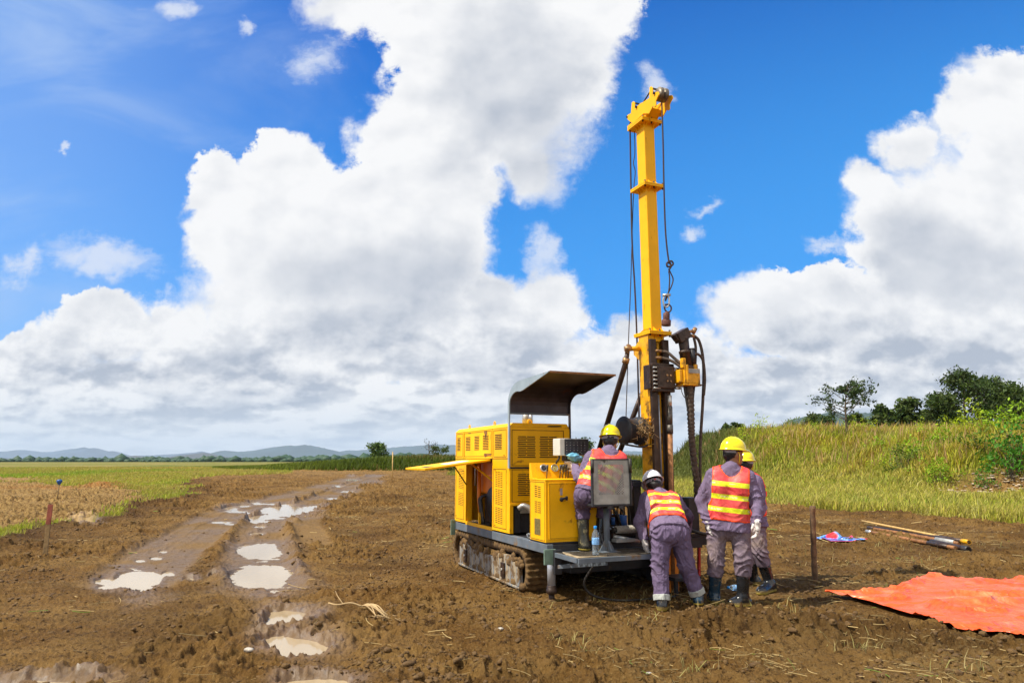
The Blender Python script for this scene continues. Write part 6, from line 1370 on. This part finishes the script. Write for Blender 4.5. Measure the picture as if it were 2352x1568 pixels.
# --- trees and shrubs
def leaves(cent, n_per, rad, size, rg, droop=0.):
    c = np.repeat(cent, n_per, 0); n = len(c); p = c+rg.normal(size=(n, 3))*rad*np.array([1, 1, .75]); p[:, 2] -= droop*np.abs(rg.normal(size=n))
    u = rg.normal(size=(n, 3)); u /= np.linalg.norm(u, axis=1)[:, None]; v = np.cross(u, rg.normal(size=(n, 3))); v /= np.linalg.norm(v, axis=1)[:, None]; s = size*rg.uniform(.6, 1.3, (n, 1))
    V = np.stack([p-u*s, p+v*s*.45, p+u*s, p-v*s*.45], 1).reshape(-1, 3); return V, np.arange(n*4).reshape(-1, 4)
def make_tree(H, crown0, width, nl, rg, leaf, per, crad, cols, name, label, loc, group=None, bare=False, lean=0., tint=None, cat='tree'):
    wood = MB(); tips = []; r0 = H*.018+.02; tr_ = [np.array([0, 0, -.3]), np.array([lean*.2, 0, H*.33]), np.array([lean*.6+rg.normal()*.03*H, rg.normal()*.03*H, H*.66]), np.array([lean+rg.normal()*.03*H, 0, H*.93])]
    tk = curve(tr_, 5); wood.tube(tk, list(np.linspace(r0, r0*.25, len(tk))), 7)
    for i in range(nl):
        f = crown0+(1-crown0)*(i+rg.uniform(.1, .9))/nl; k = min(len(tk)-1, int(f*.95*(len(tk)-1))); b = np.array(tk[k]); a = rg.uniform(0, 6.28); t_ = (f-crown0)/(1-crown0); R = width*(1.15-.85*t_**1.5)*rg.uniform(.6, 1.15)*(.55+.45*math.sin(min(1, t_*3+.35)*math.pi/2))
        e = b+np.array([math.cos(a)*R, math.sin(a)*R, R*rg.uniform(.35, .95)]); m_ = (b+e)/2+np.array([0, 0, -.08*R]); wood.tube(curve([b, m_, e], 3), list(np.linspace(r0*.35, r0*.10, 7)), 5)
        for j in range(3):
            q = m_+(e-m_)*rg.uniform(.2, 1); d = q+rg.normal(size=3)*R*.35+np.array([0, 0, R*.15]); wood.tube([q, d], [r0*.12, r0*.05], 4, False); tips.append(d); tips.append((q+d)/2)
        tips.append(e)
    root = tag(empty(name, loc), label, cat, group); wood.build('trunk', M['bark'], root, fix=False); C = np.array(tips); V, F = leaves(C, per, crad, leaf, rg)
    ci = np.repeat(np.arange(len(C)), per); cc = np.array(cols)[rg.integers(0, len(cols), len(C))][ci]*rg.uniform(.7, 1.3, (len(ci), 1)); mk('crown', V, F, LM, root, attrs=dict(tint=np.repeat(cc, 4, 0))); return root
LM = leafmat('tree_leaves', trans=.28)
def hit(x, y, r0=12.):
    d = ray(x, y); d = d/d[1]; Y = np.arange(r0, 130, .25); X = d[0]*Y; Z = CAMH+d[2]*Y; h = terrain(X, Y)['h']; k = np.nonzero(h >= Z)[0]
    if len(k) == 0: k = [int(np.argmax(h-Z))]
    i = k[0]; return np.array([X[i], Y[i], h[i]])
def veg():
    rg = np.random.default_rng(77); G1 = [(.035, .065, .018), (.055, .095, .02), (.085, .13, .022), (.06, .08, .02)]
    def T_(px_, top, Y, **k):
        x = AT(px_, 1000, Y)[0]; z = hz(x, Y); H = AT(px_, top, Y)[2]-z; return H, (x, Y, z)
    H, loc = T_(1946, 876, 50); make_tree(H, .38, H*.40, 24, rg, .13, 8, .15, [(.05, .085, .02), (.035, .06, .015)], 'sparse_tree', 'open spreading tree with separate leaf clumps against the cloud on the bank top', loc)
    big = [(2168, 905, 58, 'rounded dark tree at the left end of the large clump on the bank'), (2222, 846, 60, 'tallest dark eucalyptus of the clump on the bank, its crown topmost'), (2282, 862, 62, 'dark feathery tree next right of the tallest eucalyptus'), (2330, 880, 58, 'loose crowned tree by the right end of the clump on the bank'), (2362, 915, 60, 'dark tree cut by the right edge of the photo')]
    for px_, top, Y, lb in big: H, loc = T_(px_, top, Y); make_tree(H, .16, H*.28, 28, rg, .16, 19, .33, G1, 'eucalyptus_tree', lb, loc, 'dark trees on the bank')
    for px_, top, Y, wd, lb in ((2022, 930, 62, .26, 'low dark rounded tree right of the sparse tree'), (2052, 942, 64, .28, 'small dark bushy tree beside the low rounded tree'), (2094, 912, 60, .3, 'slim open tree standing between the low trees and the big clump'), (1873, 952, 95, .4, 'tiny round tree in front of the blue hill, left of the sparse tree'),
                                (1900, 962, 70, .45, 'low dark bushes joining the sparse tree on its left'), (1970, 950, 66, .4, 'low dark bush at the foot of the sparse tree'), (1690, 972, 84, .4, 'dark low bush on the skyline above the hard hats'), (1668, 976, 86, .3, 'smaller dark bush left of the skyline bush'), (1622, 1018, 115, .22, 'dark tree seen just right of the hanging hoses'),
                                (1600, 1034, 118, .4, 'low green bush seen behind the hanging hoses'), (2125, 944, 66, .4, 'low dark bush at the left foot of the big clump'), (1345, 1003, 120, .28, 'green tree seen between the control monitor and the seated operator')):
        H, loc = T_(px_, top, Y); make_tree(H, .10, H*wd*.9, 12, rg, .24, 16, .30*max(H/4, .5), G1, 'small_tree', lb, loc, 'small trees on the skyline')
    H, loc = T_(873, 1013, 118); make_tree(H, .34, H*.26, 16, rg, .20, 26, .30, [(.07, .13, .03), (.10, .16, .03)], 'round_tree', 'lone round bright green tree on the horizon beyond the track', loc)
    H, loc = T_(985, 1009, 122); make_tree(H, .40, H*.42, 9, rg, .10, 3, .22, [(.05, .06, .05)], 'bare_tree', 'thin nearly bare tree on the horizon left of the engine housing', loc)
    H, loc = T_(1005, 1022, 125); make_tree(H, .15, H*.4, 8, rg, .2, 20, .25, [(.08, .12, .03)], 'small_tree', 'small green bush beside the nearly bare horizon tree', loc, 'small trees on the skyline')
    # shrubs on the bank
    protos = []
    for k in range(4):
        C = rg.normal(size=(26, 3))*np.array([.35, .35, .30])+np.array([0, 0, .55]); C[:, 2] = np.abs(C[:, 2]); V, F = leaves(C, 17, .12, .065, rg); root = empty('shrub', (0, 0, -50)); st = MB()
        for c in C[::2]: st.tube([(c[0]*.15, c[1]*.15, -.1), tuple(c*np.array([.6, .6, .6])), tuple(c)], [.012, .008, .004], 4, False)
        st.build('stem', M['bark'], root, fix=False); hue = [(.34, .44, .012), (.22, .36, .012), (.06, .20, .010), (.12, .18, .015)][k]
        mk('foliage', V, F, LM, root, attrs=dict(tint=np.array(hue)*np.repeat(rg.uniform(.6, 1.3, (len(F), 1)), 4, 0))); protos.append(root)
    S = [(1958, 985, 0, .9, 'yellow-green shrub just below the sparse tree'), (1990, 1000, 0, .8, 'yellow-green shrub low right of the sparse tree'), (2165, 1035, 1, .9, 'leafy green shrub on the mid slope under the low trees'), (2105, 1060, 1, .8, 'green shrub on the lower slope below the slim open tree'),
         (2075, 1085, 3, .9, 'dull green shrub near the slope foot'), (2040, 1075, 0, .7, 'yellow-green shrub left of the dull green shrub'), (2235, 985, 0, 1.2, 'bright yellow-green shrub on the slope top under the tallest eucalyptus'), (2205, 1000, 0, 1., 'yellow-green shrub touching the bright shrub on its left'), (2180, 985, 0, .9, 'yellow-green shrub on the skyline left of the tallest eucalyptus'),
         (2275, 985, 1, .9, 'green shrub on the skyline right of the bright shrub'), (2345, 1085, 2, 1.3, 'large vivid green bush at the right edge beside the bare patch'), (2325, 1105, 2, 1.1, 'vivid green bush below the large bush at the right edge'), (2268, 1122, 2, .5, 'small vivid green plant on the bare patch'), (2160, 1112, 1, .9, 'green shrub left of the bare patch at the slope foot'),
         (2260, 1060, 3, .9, 'olive shrub directly above the bare patch'), (1745, 1000, 0, 1., 'yellow-green shrub on the dark left part of the bank'), (1710, 1022, 0, .9, 'yellow-green shrub low on the left part of the bank'), (1790, 1030, 0, .7, 'yellow-green shrub right of the workers on the lower bank'), (2020, 1040, 1, .8, 'green shrub in the middle of the slope'),
         (1870, 1000, 1, .7, 'green shrub under the blue hill'), (2345, 985, 1, 1.1, 'green shrub on the skyline at the right edge'), (2120, 1005, 0, .8, 'yellow-green shrub under the slim open tree'), (1830, 985, 3, .9, 'olive shrub on the skyline under the left end of the blue hill'), (2300, 1010, 0, .8, 'yellow-green shrub on the upper slope left of the right edge')]
    used = set()
    for px_, py_, k, sc, lb in S:
        p = hit(px_, py_); o = protos[k] if k not in used else copy_tree(protos[k]); used.add(k); o.location = p-np.array([0, 0, .05]); o.rotation_euler = (0, 0, rg.uniform(0, 6)); q = sc*(.95+.25*rg.uniform()); o.scale = (q*1.25, q*1.25, q*1.25); tag(o, lb, 'shrub', 'shrubs on the grassy bank')
    # far line of trees on the plain
    bm = bmesh.new(); bmesh.ops.create_icosphere(bm, subdivisions=1, radius=1); bv = np.array([v.co[:] for v in bm.verts]); bf = np.array([[v.index for v in f.verts] for f in bm.faces]); bm.free()
    n = 5200; px_ = rg.uniform(-60, 1050, n); Y = rg.uniform(950, 1500, n); X = np.array([AT(a, 1000, b)[0] for a, b in zip(px_, Y)]); s = np.exp(rg.normal(size=n)*.28)*np.interp(px_, [0, 300, 500, 760, 1050], [2.2, 2.4, 3.0, 3.4, 3.4]); grp = fbm(X*.006, Y*.004, s=5)
    s = s*(.75+.6*sst(grp, -.2, .5)); V = bv[None]*(1+.3*rg.normal(size=(n, len(bv), 1))*.6)*np.stack([s*1.7, s*1.5, s], -1)[:, None]+np.stack([X, Y, s*.5], -1)[:, None]
    o = mk('far_woods', V.reshape(-1, 3), (np.arange(n)[:, None, None]*len(bv)+bf[None]).reshape(-1, 3), leafmat('far_foliage', hue=(.030, .065, .030), trans=.0)); tag(o, 'far dark line of woods along the plain', 'woods', kind='stuff')
    c2 = lambda x, y: ((x/3.92)/1.0884, (1080+y/3.92)/1.0884); c3 = lambda x, y: ((600+x/4.2)/1.0884, (1080+y/4.2)/1.0884); c6 = lambda x, y: ((1740+x/2.868)/1.0884, (850+y/2.868)/1.0884)
    A_ = [c2(*q) for q in ((-300, 230), (-120, 200), (0, 190), (60, 185), (100, 200), (180, 172), (300, 178), (400, 195), (560, 190), (680, 165), (780, 158), (820, 142), (870, 165), (920, 147), (960, 165), (1000, 190), (1060, 200), (1095, 178), (1150, 205), (1220, 240), (1400, 290))]
    A2 = [c2(*q) for q in ((1050, 260), (1250, 230), (1500, 225), (1750, 210), (1930, 195), (1975, 186), (2060, 205), (2200, 230), (2400, 270))]
    B_ = [c3(*q) for q in ((-420, 260), (-300, 240), (-180, 190), (0, 205), (150, 190), (330, 160), (500, 140), (600, 140), (680, 130), (780, 145), (900, 170), (1050, 205), (1200, 250))]
    B2 = [c3(*q) for q in ((900, 240), (1100, 190), (1250, 190), (1420, 175), (1700, 150), (1900, 140), (2030, 120), (2200, 135), (2350, 125), (2600, 135), (3000, 160), (3600, 190), (4300, 200), (5200, 230))]
    L1 = [c2(*q) for q in ((-200, 262), (0, 250), (130, 262), (200, 255), (330, 290))]; L2h = [c2(*q) for q in ((500, 290), (600, 268), (720, 258), (860, 268), (950, 290))]; L3 = [c2(*q) for q in ((1080, 285), (1200, 248), (1330, 228), (1480, 250), (1620, 270), (1800, 222), (1990, 200), (2180, 235), (2350, 270))]
    R_ = [c6(*q) for q in ((520, 660), (600, 610), (700, 560), (830, 545), (920, 520), (1000, 510), (1080, 530), (1250, 520), (1400, 515), (1500, 515), (1640, 525), (1900, 560), (2300, 620))]
    hm = lambda n_, c: mat(n_, c, .95, var=.25, scale=.002)
    for nm, pr, Yd, c in (('mountains', A_, 15000, (.075, .10, .10)), ('mountains', A2, 13500, (.075, .10, .10)), ('mountains', B_, 11000, (.055, .075, .055)), ('mountains', B2, 11500, (.055, .08, .06)), ('hills', L1, 6500, (.11, .09, .06)), ('hills', L2h, 6200, (.12, .09, .06)), ('hills', L3, 7000, (.11, .085, .055)), ('hills', R_, 3300, (.05, .07, .035))):
        P = np.array([AT(a, b, Yd) for a, b in pr]); xs = np.linspace(P[0, 0], P[-1, 0], 260); zt = np.interp(xs, P[:, 0], P[:, 2]); zt = np.convolve(np.pad(zt, 3, 'edge'), np.ones(7)/7, 'valid'); zt = np.maximum(zt, 1); M_ = 26; D = Yd*.10; V = []
        for j in range(M_+1):
            t_ = j/M_*2-1; f = 1-abs(t_)**1.25; yy = Yd+t_*D; zz = zt*np.clip(f, 0, 1)*(1+(.22*fbm(xs/(Yd*.03), np.full(260, yy)/(Yd*.03), o=5, s=j*0+int(Yd) % 91))*(abs(t_) > .02)*(1-f*.85)) + (.02*zt*vnoise(xs/(Yd*.004), xs*0, s=3) if j == M_//2 else 0); V.append(np.stack([xs, np.full(260, yy), zz-2*(1-f)], -1))
        V = np.concatenate(V); i = np.arange(M_)[:, None]*260; j = np.arange(259)[None]; F = np.stack([i+j, i+j+1, i+260+j+1, i+260+j], -1).reshape(-1, 4); o = mk(nm, V, F, hm('far_slope', (c[0]*.5, c[1]*.7, c[2]*1.1)), smooth=True); tag(o, kind='structure', label='distant hills on the horizon', cat='hills')  # colour shifted to blue, painting distance haze into the slopes
veg()

# ------------------------------------------------------------------ air
def air():
    o = MB().box(-17000, 17000, -1500, 17500, -3.0, 520).build('haze', None); m = bpy.data.materials.new('haze_air'); m.use_nodes = True; t = NT(m.node_tree)
    v = t.n('ShaderNodeVolumePrincipled'); out = t.n('ShaderNodeOutputMaterial'); v.inputs['Color'].default_value = (.66, .82, 1, 1); v.inputs['Density'].default_value = HAZE; v.inputs['Anisotropy'].default_value = .0
    t.nt.links.new(v.outputs[0], out.inputs['Volume']); o.data.materials.append(m); tag(o, 'pale blue haze over the plain', 'haze', kind='stuff')
HAZE = 4.5e-5
air()
